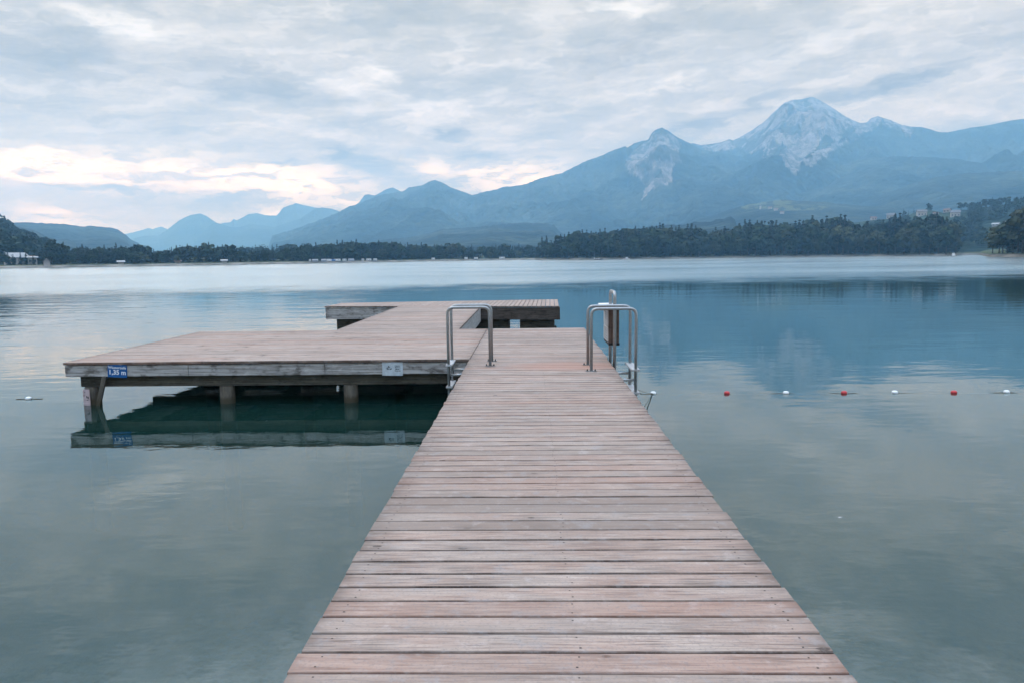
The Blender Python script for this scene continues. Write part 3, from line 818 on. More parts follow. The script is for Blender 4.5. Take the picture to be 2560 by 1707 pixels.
class Range:
    """one ridge of hills: its skyline seen from the lake gives the heights, noise gives the slopes"""

    def __init__(self, name, label, sky, R, r0, res=0.1, nr=60, p=1.3, amp=0.10, jag=6.0, sink=0.0, gully=300.0, ext=None, matname='hill', rocks=(), cuts=(), meads=(), seed=0, ravine=0.0):
        pa = np.array([q[0] for q in sky])
        pe = np.array([q[1] for q in sky])
        ra = R_
        if ext:
            pa = np.concatenate([[ext[0][0]], pa, [ext[1][0]]]) if len(ext) == 2 else pa
            pe = np.concatenate([[ext[0][1]], pe, [ext[1][1]]]) if len(ext) == 2 else pe
        a = np.arange(pa[0], pa[-1] + res, res)
        e = np.interp(a, pa, pe)
        hr = HC + R * np.tan(np.radians(e)) - sink
        hr = np.maximum(hr, 0.5)
        tree_ = jag * (fbm(a * R * 0.0175 / 14.0, a * 0 + seed, 3, seed) - 0.5) * 2
        t = np.concatenate([np.linspace(0, 1, nr), 1 + np.linspace(0.04, 0.5, 8)])
        r = r0 + (R - r0) * t
        A, RR = np.meshgrid(a, r)
        T = np.repeat(t[:, None], len(a), 1)
        Hr = np.repeat(hr[None, :], len(t), 0)
        x, y = RR * np.sin(np.radians(A)), RR * np.cos(np.radians(A))
        front = np.clip(T, 0, 1)
        wx_ = gully * 0.6 * (fbm(x / (gully * 2), y / (gully * 2), 2, seed + 50) - 0.5)
        g = fbm((x + wx_) / gully, (y + wx_) / (gully * 2.2), 5, seed + 3, True) - 0.55
        h = 0.3 + (Hr - 0.3) * front ** p
        h = h + amp * Hr * g * 2 * (4 * front * (1 - front)) ** 0.7
        h = np.where(T > 1, Hr * (1 - (T - 1) * 0.9), h)
        h = h + tree_[None, :] * np.clip(front - 0.93, 0, 1) / 0.07 * np.clip(1.3 - T, 0, 1)
        er = np.degrees(np.arctan2(Hr + tree_[None, :] - HC, R))
        lim = HC + RR * np.tan(np.radians(er - 0.02 - 0.25 * (1 - front)))
        if ravine:
            rv = fbm((x + wx_) / 95.0, (y + 1.6 * h) / 420.0, 4, seed + 60, True) - 0.6
            h = h + ravine * rv * np.clip((front - 0.35) / 0.3, 0, 1) * np.clip((1.0 - front) / 0.05, 0, 1)
        h = np.where(T < 0.995, np.minimum(h, lim), h)
        if not (ext and len(ext) == 3):
            fade = np.clip(np.minimum(A - a[0], a[-1] - A) / 0.8, 0, 1)
            h = h * fade + 0.2 * (1 - fade)
        h = np.maximum(h, -1.0)
        h[0] = -1.0
        self.a, self.r, self.H = a, r, h
        ev = np.degrees(np.arctan2(h - HC, RR))
        aw = A + 0.34 * (fbm(x / 60, y / 60 + h / 60, 3, seed + 20) - 0.5)
        ew = ev + 0.42 * (fbm(x / 75 + 40, y / 75 + h / 60, 3, seed + 21) - 0.5)
        rock = np.zeros(h.shape)
        for poly_ in rocks:
            rock = np.where(inside(poly_, aw, ew) & (T < 1.02), 1.0, rock)
        for poly_ in cuts:
            rock = np.where(inside(poly_, aw, ew), 0.0, rock)
        if rocks:
            veg = fbm(x / 60, h / 210 + y / 300, 4, seed + 30)
            rock = rock * np.clip((veg - 0.30) / 0.12, 0.25, 1)
        mead = np.zeros(h.shape)
        for poly_ in meads:
            mead = np.where(inside(poly_, aw + 0.4 * (fbm(A * 2, ev * 6, 3, 4) - 0.5), ew), 1.0, mead)
        if meads:
            mead = mead * (fbm(A * 2.2, ev * 9, 3, 77) > 0.46)
        n, k = h.shape
        i = np.arange(n * k).reshape(n, k)
        f = np.stack([i[:-1, :-1], i[:-1, 1:], i[1:, 1:], i[1:, :-1]], -1).reshape(-1, 4)[:, ::-1]
        me = np_mesh(name, np.stack([x, y, h], -1).reshape(-1, 3), f, True, {'rock': rock.ravel(), 'meadow': mead.ravel()})
        self.o = tag(link_mesh(name, me, M[matname]), label, kind='structure')

    def z(self, a, r):
        fa = np.clip((a - self.a[0]) / (self.a[1] - self.a[0]), 0, len(self.a) - 1.001)
        fr = np.clip(np.interp(r, self.r, np.arange(len(self.r))), 0, len(self.r) - 1.001)
        i, j = int(fa), int(fr)
        u, v = fa - i, fr - j
        H = self.H
        return (H[j, i] * (1 - u) + H[j, i + 1] * u) * (1 - v) + (H[j + 1, i] * (1 - u) + H[j + 1, i + 1] * u) * v

    def find(self, a, e):
        """distance at which the slope is first seen at elevation e"""
        for r in np.linspace(self.r[0], self.r[-9], 400):
            if math.degrees(math.atan2(self.z(a, r) - HC, r)) >= e:
                return r
        return self.r[-9]


MAIN2 = [(7.0, 7.2), (10.5, 8.0)] + MAIN + [(37, 9.4), (42, 8.8), (48, 7.0)]
massif = Range('mountain', 'grey limestone peak with scree gullies towering over the forested massif', MAIN2, 5200, 2300, 0.06, 190, 1.25, 0.20, 5, gully=420.0,
               rocks=[ROCK2], cuts=[VEG2, VEG2B], seed=1, ravine=75.0)
front = Range('mountain', 'forested mountain with a rounded top and a pale landslide scar', FRONT, 4500, 1900, 0.06, 150, 1.3, 0.17, 8, gully=380.0, rocks=[ROCK1], seed=11, ravine=60.0)
Range('mountain', 'pale small peaks behind the long forested ridge', BACKPK, 6000, 4800, 0.08, 40, 1.2, 0.05, 4, seed=21)
Range('mountain', 'pale blue forested ridge descending towards the valley', MIDA, 6300, 4600, 0.08, 60, 1.2, 0.14, 6, gully=450.0, seed=31)
Range('mountain', 'pale rocky ridge with a broad humped summit', MIDB, 7300, 6000, 0.08, 40, 1.1, 0.05, 8, gully=600.0, seed=41)
Range('mountain', 'pale blue dome-shaped mountain across the valley', PEAKL, 7000, 5600, 0.08, 40, 1.2, 0.05, 6, gully=600.0, seed=51)
Range('mountain', 'faintest jagged mountains on the horizon', [(-33.0, 1.5), (-31.5, 1.75), (-30.6, 1.62)] + FARB, 8700, 7600, 0.08, 24, 1.1, 0.05, 12, gully=700.0, seed=61)
Range('hill', 'flat-topped blue wooded hill behind the left shore', HILLM, 3000, 1500, 0.07, 60, 1.2, 0.12, 7, gully=260.0, seed=71, matname='hill')
Range('hill', 'lower wooded spur in front of the flat-topped hill', HILLM2, 2000, 1100, 0.08, 40, 1.2, 0.05, 6, gully=200.0, seed=81)
FOOTA2 = FOOTA + [(38, 5.3), (45, 4.8)]
Range('hill', 'wooded foothill shoulder below the grey peak', FOOTA2, 3700, 2100, 0.07, 60, 1.2, 0.12, 8, gully=260.0, seed=91)
FOOTB2 = FOOTB + [(38, 4.9), (45, 4.4)]
Range('hill', 'dark wooded foothill above the village houses', FOOTB2, 2900, 1500, 0.07, 60, 1.2, 0.12, 8, gully=220.0, seed=101)
village = Range('hill', 'gentle hillside with pale meadows and a distant village', VILL, 2300, 1150, 0.07, 70, 1.15, 0.04, 5, gully=220.0, meads=[MEAD], seed=111)
Range('hill', 'green wooded hill in front of the mountain ridge', CENT, 2300, 1000, 0.07, 60, 1.15, 0.12, 8, gully=180.0, seed=121)
Range('hill', 'dark wooded knoll behind the peninsula', BUSHR, 1500, 800, 0.06, 50, 1.15, 0.04, 8, sink=4.0, gully=120.0, seed=131)
HILLR2 = HILLR + [(46, 3.2)]
hillr = Range('hill', 'wooded hillside with houses behind the peninsula', HILLR2, 1100, 640, 0.07, 60, 1.1, 0.05, 2.0, sink=9.0, gully=90.0, matname='hill_near', seed=141)
HILLN2 = [(-46, 4.4)] + HILLN
hilln = Range('hill', 'dark wooded hillside above the lakeside houses', HILLN2, 1000, 440, 0.07, 60, 1.1, 0.05, 2.0, sink=9.0, gully=90.0, matname='hill_near', seed=151)


# ---------------------------------------------------------------- trees
def quads_to_mesh(name, V, F, rnd, m):
    me = np_mesh(name, V, F, False, {'rnd': rnd})
    me.materials.append(m)
    return me


def leaf_quads(P, N, size, rng, aspect=0.75):
    """one bent leaf clump at each P facing roughly N"""
    n = len(P)
    N = N / np.linalg.norm(N, axis=1, keepdims=True)
    up = rng.normal(size=(n, 3))
    U = np.cross(N, up)
    U /= np.linalg.norm(U, axis=1, keepdims=True)
    Vv = np.cross(N, U)
    s = (np.asarray(size) * (0.65 + 0.7 * rng.random(n)))[:, None]
    U, Vv = U * s * 0.5, Vv * s * 0.5 * aspect
    q = np.stack([P - U * (0.5 + 0.5 * rng.random((n, 1))) - Vv, P + U - Vv * (0.3 + 0.7 * rng.random((n, 1))), P + U * (0.4 + 0.6 * rng.random((n, 1))) + Vv, P - U + Vv * (0.3 + 0.7 * rng.random((n, 1)))], 1)
    return q.reshape(-1, 3), np.arange(4 * n).reshape(-1, 4)


def broad_crown(rng, ncl=17, per=42, leaf=0.085):
    """crown of a broadleaf tree of unit height, trunk base at the origin"""
    w = 0.27 + 0.07 * rng.random()
    P, N, C = [], [], []
    for k in range(ncl):
        d = rng.normal(size=3)
        d /= np.linalg.norm(d)
        rad = 0.55 + 0.4 * rng.random()
        c = np.array([d[0] * w * rad, d[1] * w * rad, 0.57 + d[2] * 0.36 * rad])
        cr = 0.10 + 0.055 * rng.random()
        dd = rng.normal(size=(per, 3))
        dd /= np.linalg.norm(dd, axis=1, keepdims=True)
        dd[:, 2] = np.where(dd[:, 2] < -0.35, -dd[:, 2], dd[:, 2])
        p = c + dd * cr * (0.75 + 0.35 * rng.random((per, 1)))
        P.append(p)
        N.append(dd + rng.normal(size=(per, 3)) * 0.35 + np.array([0, 0, 0.25]))
        C.append(np.clip(0.5 * rng.random() + 0.55 * rng.random(per), 0, 1))
    P, N, C = np.concatenate(P), np.concatenate(N), np.concatenate(C)
    V, F = leaf_quads(P, N, leaf, rng)
    return V, F, np.repeat(C, 4)


def spruce_crown(rng, layers=15, br=9):
    V, F, C = [], [], []
    for i in range(layers):
        t = i / (layers - 1)
        z = 0.10 + 0.86 * t
        L = (0.175 * (1 - t) ** 1.0 + 0.008) * (0.85 + 0.3 * rng.random())
        for k in range(max(5, int(br * (1 - 0.35 * t)))):
            a = rng.random() * 6.283
            l = L * (0.65 + 0.55 * rng.random())
            dirv = np.array([math.cos(a), math.sin(a), 0])
            side = np.array([-math.sin(a), math.cos(a), 0])
            w = 0.028 + 0.16 * l
            z0 = z + (rng.random() - 0.5) * 0.05
            droop = 0.28 * l + 0.01
            b0 = len(V) * 0 + sum(len(v) for v in V)
            p = [np.array([0, 0, z0 + 0.012]) + side * w * 0.3, np.array([0, 0, z0 + 0.012]) - side * w * 0.3,
                 dirv * l * 0.55 - side * w * (0.8 + 0.4 * rng.random()) + np.array([0, 0, z0 - droop * 0.35]), dirv * l * 0.55 + side * w * (0.8 + 0.4 * rng.random()) + np.array([0, 0, z0 - droop * 0.35]),
                 dirv * l - side * w * 0.35 + np.array([0, 0, z0 - droop]), dirv * l + side * w * 0.35 + np.array([0, 0, z0 - droop])]
            V.append(np.array(p))
            F += [[b0, b0 + 1, b0 + 2, b0 + 3], [b0 + 3, b0 + 2, b0 + 4, b0 + 5]]
            C += [0.3 * t + 0.65 * rng.random()] * 6
    b0 = sum(len(v) for v in V)
    V.append(np.array([[0.012, 0, 0.9], [-0.012, 0, 0.9], [-0.002, 0, 1.0], [0.002, 0, 1.0]]))
    F.append([b0, b0 + 1, b0 + 2, b0 + 3])
    C += [0.4] * 4
    return np.concatenate(V), np.array(F), np.array(C)


def trunk_mesh(rng, h=0.62, limbs=True):
    mb = MB()
    mb.tube([(0, 0, -0.03), (0.004, 0, 0.15), (-0.004, 0.005, 0.4), (0.003, 0, h)], [0.019, 0.015, 0.011, 0.004], 7)
    if limbs:
        for k in range(5):
            a = rng.random() * 6.283
            z = 0.25 + 0.07 * k
            mb.tube([(0, 0, z), (0.08 * math.cos(a), 0.08 * math.sin(a), z + 0.07), (0.16 * math.cos(a), 0.16 * math.sin(a), z + 0.17)], [0.008, 0.006, 0.002], 5)
    me = bpy.data.meshes.new('trunk')
    mb.bm.to_mesh(me)
    mb.bm.free()
    me.materials.append(M['bark'])
    return me


rngT = np.random.default_rng(4)
BROAD = [quads_to_mesh('crown', *broad_crown(rngT), M['broad']) for _ in range(8)]
SPRUCE = [quads_to_mesh('crown', *spruce_crown(rngT), M['spruce']) for _ in range(6)]
TRB = [trunk_mesh(rngT) for _ in range(3)]
TRS = trunk_mesh(rngT, 0.9, False)
rt = random.Random(12)


def polar(a, r, z=0.0):
    return (r * math.sin(R_(a)), r * math.cos(R_(a)), z)


def tree(kind, a, r, z, h, label, group, wide=1.0):
    nm = 'spruce_tree' if kind == 's' else 'broadleaf_tree'
    e = empty(nm, polar(a, r, z), rt.random() * 6.28)
    w = h * wide * (0.9 + 0.25 * rt.random())
    e.scale = (w, w, h)
    tag(e, label, 'tree', group)
    link_mesh('trunk', TRS if kind == 's' else rt.choice(TRB), None, e)
    link_mesh('crown', rt.choice(SPRUCE if kind == 's' else BROAD), None, e)
    return e


def prof(tab):
    xa, ya = np.array([q[0] for q in tab]), np.array([q[1] for q in tab])
    return lambda a: float(np.interp(a, xa, ya))


pen, left, right_ = prof(PENTOP), prof(LTOP), prof(RTOP)


def top_h(a, r, e, z):
    return HC + r * math.tan(R_(e)) - z


FT = []          # the trees behind, gathered for the one far wood: (kind, x, y, z, h)
# peninsula: skyline trees, then the lower trees along its shore
a = 0.75
while a < 30.4:
    r = float(shore(a)) + rt.uniform(14, 30)
    z = float(ground_z(np.array(a), np.array(r)))
    e = pen(a)
    peak = e - 0.5 * (pen(a - 0.35) + pen(a + 0.35))
    k = 's' if (peak > 0.08 or rt.random() < (0.42 if a < 14 else 0.62)) else 'b'
    h = top_h(a, r, e, z) * (1.02 if peak > 0.1 else (rt.uniform(0.94, 1.07) if k == 's' else rt.uniform(0.86, 0.99)))
    if h > 4:
        if 20.9 < a < 21.35 and peak > 0.15:
            lb, gp = 'tallest dark spruce standing well above the peninsula canopy', 'trees on the wooded peninsula'
        elif k == 's':
            lb, gp = 'dark pointed spruce rising along the skyline of the wooded peninsula', 'spruces on the peninsula skyline'
        else:
            lb, gp = 'rounded green broadleaf tree in the canopy of the wooded peninsula', 'broadleaf trees in the peninsula canopy'
        tree(k, a, r, z, h, lb, gp, 1.4 if k == 's' else 0.95)
    a += rt.uniform(0.24, 0.40)
a = 0.8
while a < 30.6:
    r = float(shore(a)) + rt.uniform(3.5, 9)
    z = float(ground_z(np.array(a), np.array(r)))
    h = top_h(a, r, pen(a), z) * rt.uniform(0.45, 0.82)
    if h > 2.5:
        k = 's' if rt.random() < 0.15 else 'b'
        lb = 'leafy tree leaning over the water along the peninsula shore' if k == 'b' else 'short dark spruce at the waterline of the peninsula'
        tree(k, a, r, z, h, lb, 'leafy trees along the peninsula waterline' if k == 'b' else 'short spruces on the peninsula waterline', 1.1)
    a += rt.uniform(0.36, 0.60)
for i in range(420):
    a = rt.uniform(1.2, 30.0)
    r = float(shore(a)) + (rt.uniform(30, 110) if i > 160 else rt.uniform(8, 26))
    z = 1.4
    FT.append((rt.choice('ssb'), *polar(a, r, z), top_h(a, r, min(pen(a - .15), pen(a + .15)), z) * (rt.uniform(0.80, 0.97) if i > 160 else rt.uniform(0.6, 0.85))))
# far left shore
a = -36.8
while a < 0.9:
    r = float(shore(a)) + rt.uniform(16, 34)
    z = float(ground_z(np.array(a), np.array(r)))
    h = top_h(a, r, left(a), z) * rt.uniform(0.80, 1.14)
    k = 's' if rt.random() < 0.78 else 'b'
    lb = 'dark conifer in the tree belt along the far left shore' if k == 's' else 'tall leafy tree among conifers of the far left shore'
    tree(k, a, r, z, h, lb, 'conifers of the far left shore' if k == 's' else 'leafy trees of the far left shore', 1.45 if k == 's' else 1.0)
    a += rt.uniform(0.26, 0.42)
a = -32.5
while a < 0.6:
    r = float(shore(a)) + rt.uniform(7.5, 13)
    z = float(ground_z(np.array(a), np.array(r)))
    h = max(2.2, top_h(a, r, left(a), z) * rt.uniform(0.3, 0.6))
    tree('b', a, r, z, h, 'small rounded tree at the foot of the far left tree belt', 'small rounded trees on the far left shore', 1.45)
    a += rt.uniform(0.6, 1.5)
tree('b', -33.75, 425, 1.3, 12.5, 'tall yellowish tree between the hillside and the dark conifers', 'single trees on the left shore', 1.15)
tree('b', -31.4, 420, 1.3, 5.0, 'pinkish rounded bush tree near the small hut on the left shore', 'single trees on the left shore', 1.5)
for i in range(820):
    a = rt.uniform(-37.5, 1.0)
    r = float(shore(a)) + (rt.uniform(34, 120) if i > 200 else rt.uniform(12, 30))
    FT.append((rt.choice('ssb'), *polar(a, r, 1.3), top_h(a, r, left(a), 1.3) * (rt.uniform(0.80, 0.96) if i > 200 else rt.uniform(0.55, 0.9))))
for i in range(520):                       # further woods behind the left shore
    a = rt.uniform(-23.5, -7)
    r = rt.uniform(640, 900)
    FT.append((rt.choice('ssb'), *polar(a, r, 2.0), top_h(a, r, float(np.interp(a, [-24, -20, -16, -12, -7], [0.95, 1.18, 1.22, 1.1, 0.9])), 2.0) * rt.uniform(0.55, 1.02)))
# right-hand shore
for (a, e, k) in [(32.2, 1.25, 'b'), (32.55, 1.45, 'b'), (32.75, 1.85, 'b'), (33.0, 2.0, 'b'), (33.3, 2.1, 'b'), (33.55, 2.35, 'b'), (33.8, 2.75, 'b'), (34.2, 2.8, 's'), (34.7, 2.9, 'b'), (35.3, 2.8, 'b')]:
    r = float(shore(a)) + rt.uniform(8, 18)
    z = float(ground_z(np.array(a), np.array(r)))
    lb = 'dark leafy tree on the near right shore at the picture edge'
    gp = 'dark trees on the right shore'
    if a < 32.6:
        lb, gp = 'brownish thin tree beside the gap right of the peninsula', 'brownish trees by the gap'
    tree(k, a, r, z, top_h(a, r, e, z), lb, gp, 1.2)
for i in range(60):
    a = rt.uniform(33.0, 37.5)
    r = float(shore(a)) + rt.uniform(12, 60)
    FT.append((rt.choice('sb'), *polar(a, r, 1.3), top_h(a, r, right_(a), 1.3) * rt.uniform(0.6, 0.9)))
# woods on the two near hillsides
for i in range(700):
    a = rt.uniform(-41, -33.2)
    r = rt.uniform(455, 1000)
    z = hilln.z(a, r)
    if z > 3:
        FT.append((rt.choice('sbbs'), *polar(a, r, z - 0.5), rt.uniform(8, 15)))
HOUSE_AT = []
for (a, e) in HOUSES[:10] + HOUSES[13:]:
    HOUSE_AT.append((a, hillr.find(a, e - 0.22)))
for i in range(1700):
    a = rt.uniform(19, 38)
    r = rt.uniform(700, 1120)
    if rt.random() > np.clip((a - 20) / 9, 0.25, 1):
        continue
    z = hillr.z(a, r)
    if z < 2 or any(abs(a - ha) < 0.75 and -60 < hr_ - r < 130 for ha, hr_ in HOUSE_AT):
        continue
    FT.append((rt.choice('sb'), *polar(a, r, z - 0.5), rt.uniform(7, 13)))


def far_wood():
    rng = np.random.default_rng(8)
    protoB = [broad_crown(rng, 9, 11, 0.19) for _ in range(5)]
    protoS = [spruce_crown(rng, 9, 5) for _ in range(4)]
    for kind, mname, protos in (('s', 'spruce', protoS), ('b', 'broad', protoB)):
        V, F, C, b = [], [], [], 0
        for (k, x, y, z, h) in FT:
            if k != kind or h < 2:
                continue
            v, f, c = protos[rng.integers(len(protos))]
            w = h * (1.35 if k == 's' else 1.1) * (0.85 + 0.4 * rng.random())
            an = rng.random() * 6.28
            ca, sa = math.cos(an), math.sin(an)
            V.append(np.stack([x + w * (v[:, 0] * ca - v[:, 1] * sa), y + w * (v[:, 0] * sa + v[:, 1] * ca), z + h * v[:, 2]], -1))
            F.append(f + b)
            C.append(np.clip(c * 0.6 + 0.6 * rng.random() - 0.1, 0, 1))
            b += len(v)
        o = link_mesh('forest', quads_to_mesh('forest', np.concatenate(V), np.concatenate(F), np.concatenate(C), M[mname]), None)
        tag(o, 'dark conifer wood behind the shore trees and on the hillsides' if kind == 's' else 'mixed leafy wood behind the shore trees and on the hillsides', 'forest', kind='stuff')


far_wood()


# ---------------------------------------------------------------- houses, caravans, boats
def house(a, r, z, w, d, h, rz, wallm, roofm, label, group=None, pitch=0.35, win=True, name='house'):
    e = empty(name, polar(a, r, z), rz - R_(a))
    tag(e, label, 'house', group)
    MB().box(-w / 2, w / 2, -d / 2, d / 2, -1.5, h).build('wall', wallm, e)
    ov, rh = 0.6, d * pitch
    MB().prism([(-d / 2 - ov, h - ov * pitch), (0, h + rh), (d / 2 + ov, h - ov * pitch), (d / 2 + ov, h - ov * pitch + 0.3), (0, h + rh + 0.3), (-d / 2 - ov, h - ov * pitch + 0.3)], 'x', -w / 2 - ov, w / 2 + ov).build('roof', roofm, e)
    g = MB()
    g.poly([(-w / 2, -d / 2, h), (-w / 2, d / 2, h), (-w / 2, 0, h + rh)])
    g.poly([(w / 2, -d / 2, h), (w / 2, d / 2, h), (w / 2, 0, h + rh)])
    g.build('gable', wallm, e)
    if win:
        nst = max(1, int(h / 2.8))
        nw = max(2, int(w / 3.2))
        for s in range(nst):
            for k in range(nw):
                xk = -w / 2 + w * (k + 0.5) / nw
                zk = 0.9 + s * 2.8
                MB().box(xk - 0.55, xk + 0.55, -d / 2 - 0.06, -d / 2 + 0.02, zk, zk + 1.3).build('window', M['pane'], e)
    return e


HL = [('white house with a dark roof above the peninsula trees', M['wall'], M['roof_brown'], 11, 5.5),
      ('pinkish long house with a grey roof on the wooded hillside', M['wall'], M['roof_grey'], 15, 6),
      ('broad white house with grey roof beside the dark hillside trees', M['wall'], M['roof_grey'], 16, 6),
      ('small white house standing between two larger hillside houses', M['wall'], M['roof_brown'], 9, 5),
      ('high white house with an orange brown roof, topmost on the hillside', M['wall'], M['roof_brown'], 11, 5),
      ('white two storey house with a dark roof below the topmost house', M['wall'], M['roof_grey'], 15, 6.5),
      ('white house with grey roof at the right edge of the hillside', M['wall'], M['roof_grey'], 13, 6),
      ('low pale building near the water behind the gap', M['wall'], M['roof_pale'], 14, 4),
      ('pale house just above the near right shore trees', M['wall'], M['roof_pale'], 12, 5)]
for (a, e), (lb, wm, rm, w, h), px_ in zip(HOUSES[:9], HL, (11, 16, 18, 9, 12, 17, 12, 12, 11)):
    r = hillr.find(a, e - 0.22)
    w = px_ * r / 1800
    h *= w / 13
    house(a, r, hillr.z(a, r), w, w * 0.65, h, rt.uniform(-0.5, 0.5), wm, rm, lb, 'houses on the right hillside')
a, e = HOUSES[13]
r = hillr.find(a, e - 0.3)
house(a, r, hillr.z(a, r), 7, 5, 2.4, 0.1, M['wall'], M['roof_pale'], 'low white building peeping over the middle of the peninsula', 'houses on the right hillside')
VL = ['white farmhouse left of the distant village meadow', 'pale house with red roof in the distant village', 'white house at the right end of the distant village', ]
for (a, e), lb in zip(HOUSES[10:13], VL):
    r = village.find(a, e - 0.1)
    house(a, r, village.z(a, r), 9, 6, 4, rt.uniform(-0.3, 0.3), M['wall'], M['roof_brown'], lb, 'distant village houses', win=False)
a, e = HOUSES[9]
r = village.find(a, e - 0.15)
ch = tag(empty('church_tower', polar(a, r, village.z(a, r))), 'slender white church tower by the distant meadow', 'church')
MB().box(-1.8, 1.8, -1.8, 1.8, -2, 9).build('wall', M['wall'], ch)
MB().lathe([(2.4, 9), (1.3, 11), (0.05, 15)], (0, 0, 0), 'z', 4).build('spire', M['roof_grey'], ch)

house(-35.72, 440, 2.6, 8.5, 6, 2.6, 0.5, M['wall'], M['roof_pale'], 'white lakeside house under a wide pale roof', 'houses on the left shore')
house(-35.15, 446, 1.8, 6.5, 5, 2.2, 0.1, M['wall_red'], M['roof_brown'], 'dark red house between the two white lakeside houses', 'houses on the left shore')
house(-34.82, 436, 1.8, 3.8, 4, 3.1, 0.0, M['wall'], M['roof_pale'], 'white two storey box house right of the red house', 'houses on the left shore', 0.12)
house(-36.15, 520, 6.5, 6, 5, 1.6, 0.2, M['wall'], M['roof_pale'], 'low house with white roof higher up among the trees', 'houses on the left shore', 0.2)
house(-34.05, 411, 1.2, 2.4, 2.6, 1.7, 1.57, M['wall'], M['roof_grey'], 'tiny pale hut on the bank of the left shore', 'houses on the left shore', 0.6, False, 'hut')
for a_, lb in [(-29.7, 'low white boathouse under conifers of the left shore'), (-26.1, 'small cabin with reddish roof under the left shore trees'), (-23.0, 'white cabin by the beach of the far left shore')]:
    house(a_, float(shore(a_)) + 9, 1.2, 2.6, 2.2, 1.0, 0.0, M['wall'], M['roof_brown'] if a_ == -26.1 else M['roof_pale'], lb, 'cabins along the left shore', 0.25, False, 'cabin')


def caravan(a, r, L, hh, label, awn=None, rz=0.0):
    e = empty('caravan', polar(a, r, 1.0), -R_(a) + rz)
    tag(e, label, 'caravan', 'caravans on the far shore')
    e.scale = (0.55, 0.55, 0.55)
    MB().box(-L / 2, L / 2, -1.05, 1.05, 0.45, 0.45 + hh, 0.18).build('body', M['caravan'], e)
    for k in (-0.27, 0.22):
        MB().box(L * k - 0.45, L * k + 0.45, -1.08, -1.02, 1.35, 1.95).build('window', M['pane'], e)
    MB().lathe([(0.1, -0.12), (0.33, -0.1), (0.33, 0.1), (0.1, 0.12)], (0, -0.95, 0.33), 'y').build('wheel', M['black'], e)
    if awn:
        MB().prism([(-1.1, 2.3), (-3.0, 1.9), (-3.0, 0.1), (-2.9, 0.1), (-2.9, 1.8), (-1.1, 2.2)], 'x', -L / 2 + 0.2, L / 2 - 0.2).build('awning', M[awn], e)


CL = [('small white upright trailer, first of the caravans from the left', 2.2, None), ('caravan with a blue grey awning beside the upright trailer', 6.5, 'awning_grey'), ('grey topped caravan before the blue awning', 6.0, 'awning_grey'),
      ('white caravan just left of the blue awning', 5.0, None), ('longest white camper with a dark window strip', 7.5, None), ('short white caravan right of the longest camper', 4.6, None),
      ('grey mobile home on the far shore under tall conifers', 7.0, 'awning_grey'), ('narrow white van under the pale green tree', 3.0, None), ('white camper right of the narrow white van', 6.0, None),
      ('small pale caravan at the right end of the caravan row', 4.5, None), ('lone white caravan on the beach before the peninsula', 4.5, None), ('low white trailer near the tip of the peninsula', 4.5, None),
      ('pale trailer by the end of the far beach', 5.5, None), ('long pale tent trailer closest to the peninsula tip', 8.5, None)]
for (a, e), (lb, L, aw) in zip(CARAV, CL):
    caravan(a, float(shore(a)) + 6.2, L, 2.3, lb, aw, rt.uniform(-0.15, 0.15))
e = tag(empty('awning_tent', polar(-15.18, float(shore(-15.18)) + 6, 0.6), R_(15)), 'blue awning tent between two white campers', 'tent')
e.scale = (0.5, 0.5, 0.5)
MB().prism([(-1.5, 1.0), (-1.5, 2.6), (0, 3.3), (1.5, 2.6), (1.5, 1.0)], 'x', -2.6, 2.6).build('canvas', M['awning_blue'], e)
for sx in (-2.5, 2.5):
    MB().tube([(sx, -1.55, 0.9), (sx, -1.55, 2.7)], 0.05, 6).build('pole', M['steel'], e)


def boat(name, loc, L, hullm, label, screen=True, rz=0.0):
    e = tag(empty(name, loc, rz), label, 'boat')
    st = [(-0.5, 0.17, 0.10), (-0.2, 0.19, 0.10), (0.15, 0.17, 0.105), (0.38, 0.09, 0.115), (0.5, 0.008, 0.125)]
    bm = bmesh.new()
    rows = []
    for (u, b, hh) in st:
        rows.append([bm.verts.new((u * L, y * b * L, zz * L)) for (y, zz) in ((-1, hh), (-0.8, 0.0), (0, -0.045), (0.8, 0.0), (1, hh), (0.85, hh - 0.005), (0, 0.045), (-0.85, hh - 0.005))])
    for q in range(len(rows) - 1):
        for k in range(8):
            bm.faces.new((rows[q][k], rows[q][(k + 1) % 8], rows[q + 1][(k + 1) % 8], rows[q + 1][k]))
    bm.faces.new(rows[0])
    bm.faces.new(rows[-1][::-1])
    bmesh.ops.recalc_face_normals(bm, faces=bm.faces)
    me = bpy.data.meshes.new('hull')
    bm.to_mesh(me)
    bm.free()
    link_mesh('hull', me, hullm, e)
    if screen:
        MB().box(-0.49 * L, -0.44 * L, -0.05 * L, 0.05 * L, 0.02 * L, 0.24 * L, 0.02).build('outboard_motor', M['caravan'], e)
        MB().prism([(-0.02 * L, 0.09 * L), (0.06 * L, 0.19 * L), (0.085 * L, 0.19 * L), (0.10 * L, 0.09 * L)], 'y', -0.14 * L, 0.14 * L).build('windscreen', M['caravan'], e)
        MB().box(-0.3 * L, -0.12 * L, -0.12 * L, 0.12 * L, 0.05 * L, 0.14 * L, 0.02).build('seat', M['caravan'], e)
    else:
        MB().box(-0.15 * L, 0.2 * L, -0.13 * L, 0.13 * L, 0.09 * L, 0.32 * L, 0.15).build('cabin', M['caravan'], e)
    return e


boat('motor_boat', (43.1, 450.0, 0.0), 5.4, M['hull_dark'], 'dark motor boat with white windscreen off the peninsula', True, 0.05)
boat('motor_boat', (64.6, 481.0, 0.0), 4.0, M['caravan'], 'small white cabin boat close to the peninsula shore', False, -0.4)
boat('moored_boat', polar(30.0, 495, 0.0), 4.5, M['caravan'], 'white moored boat in the gap right of the peninsula', False, 1.2)


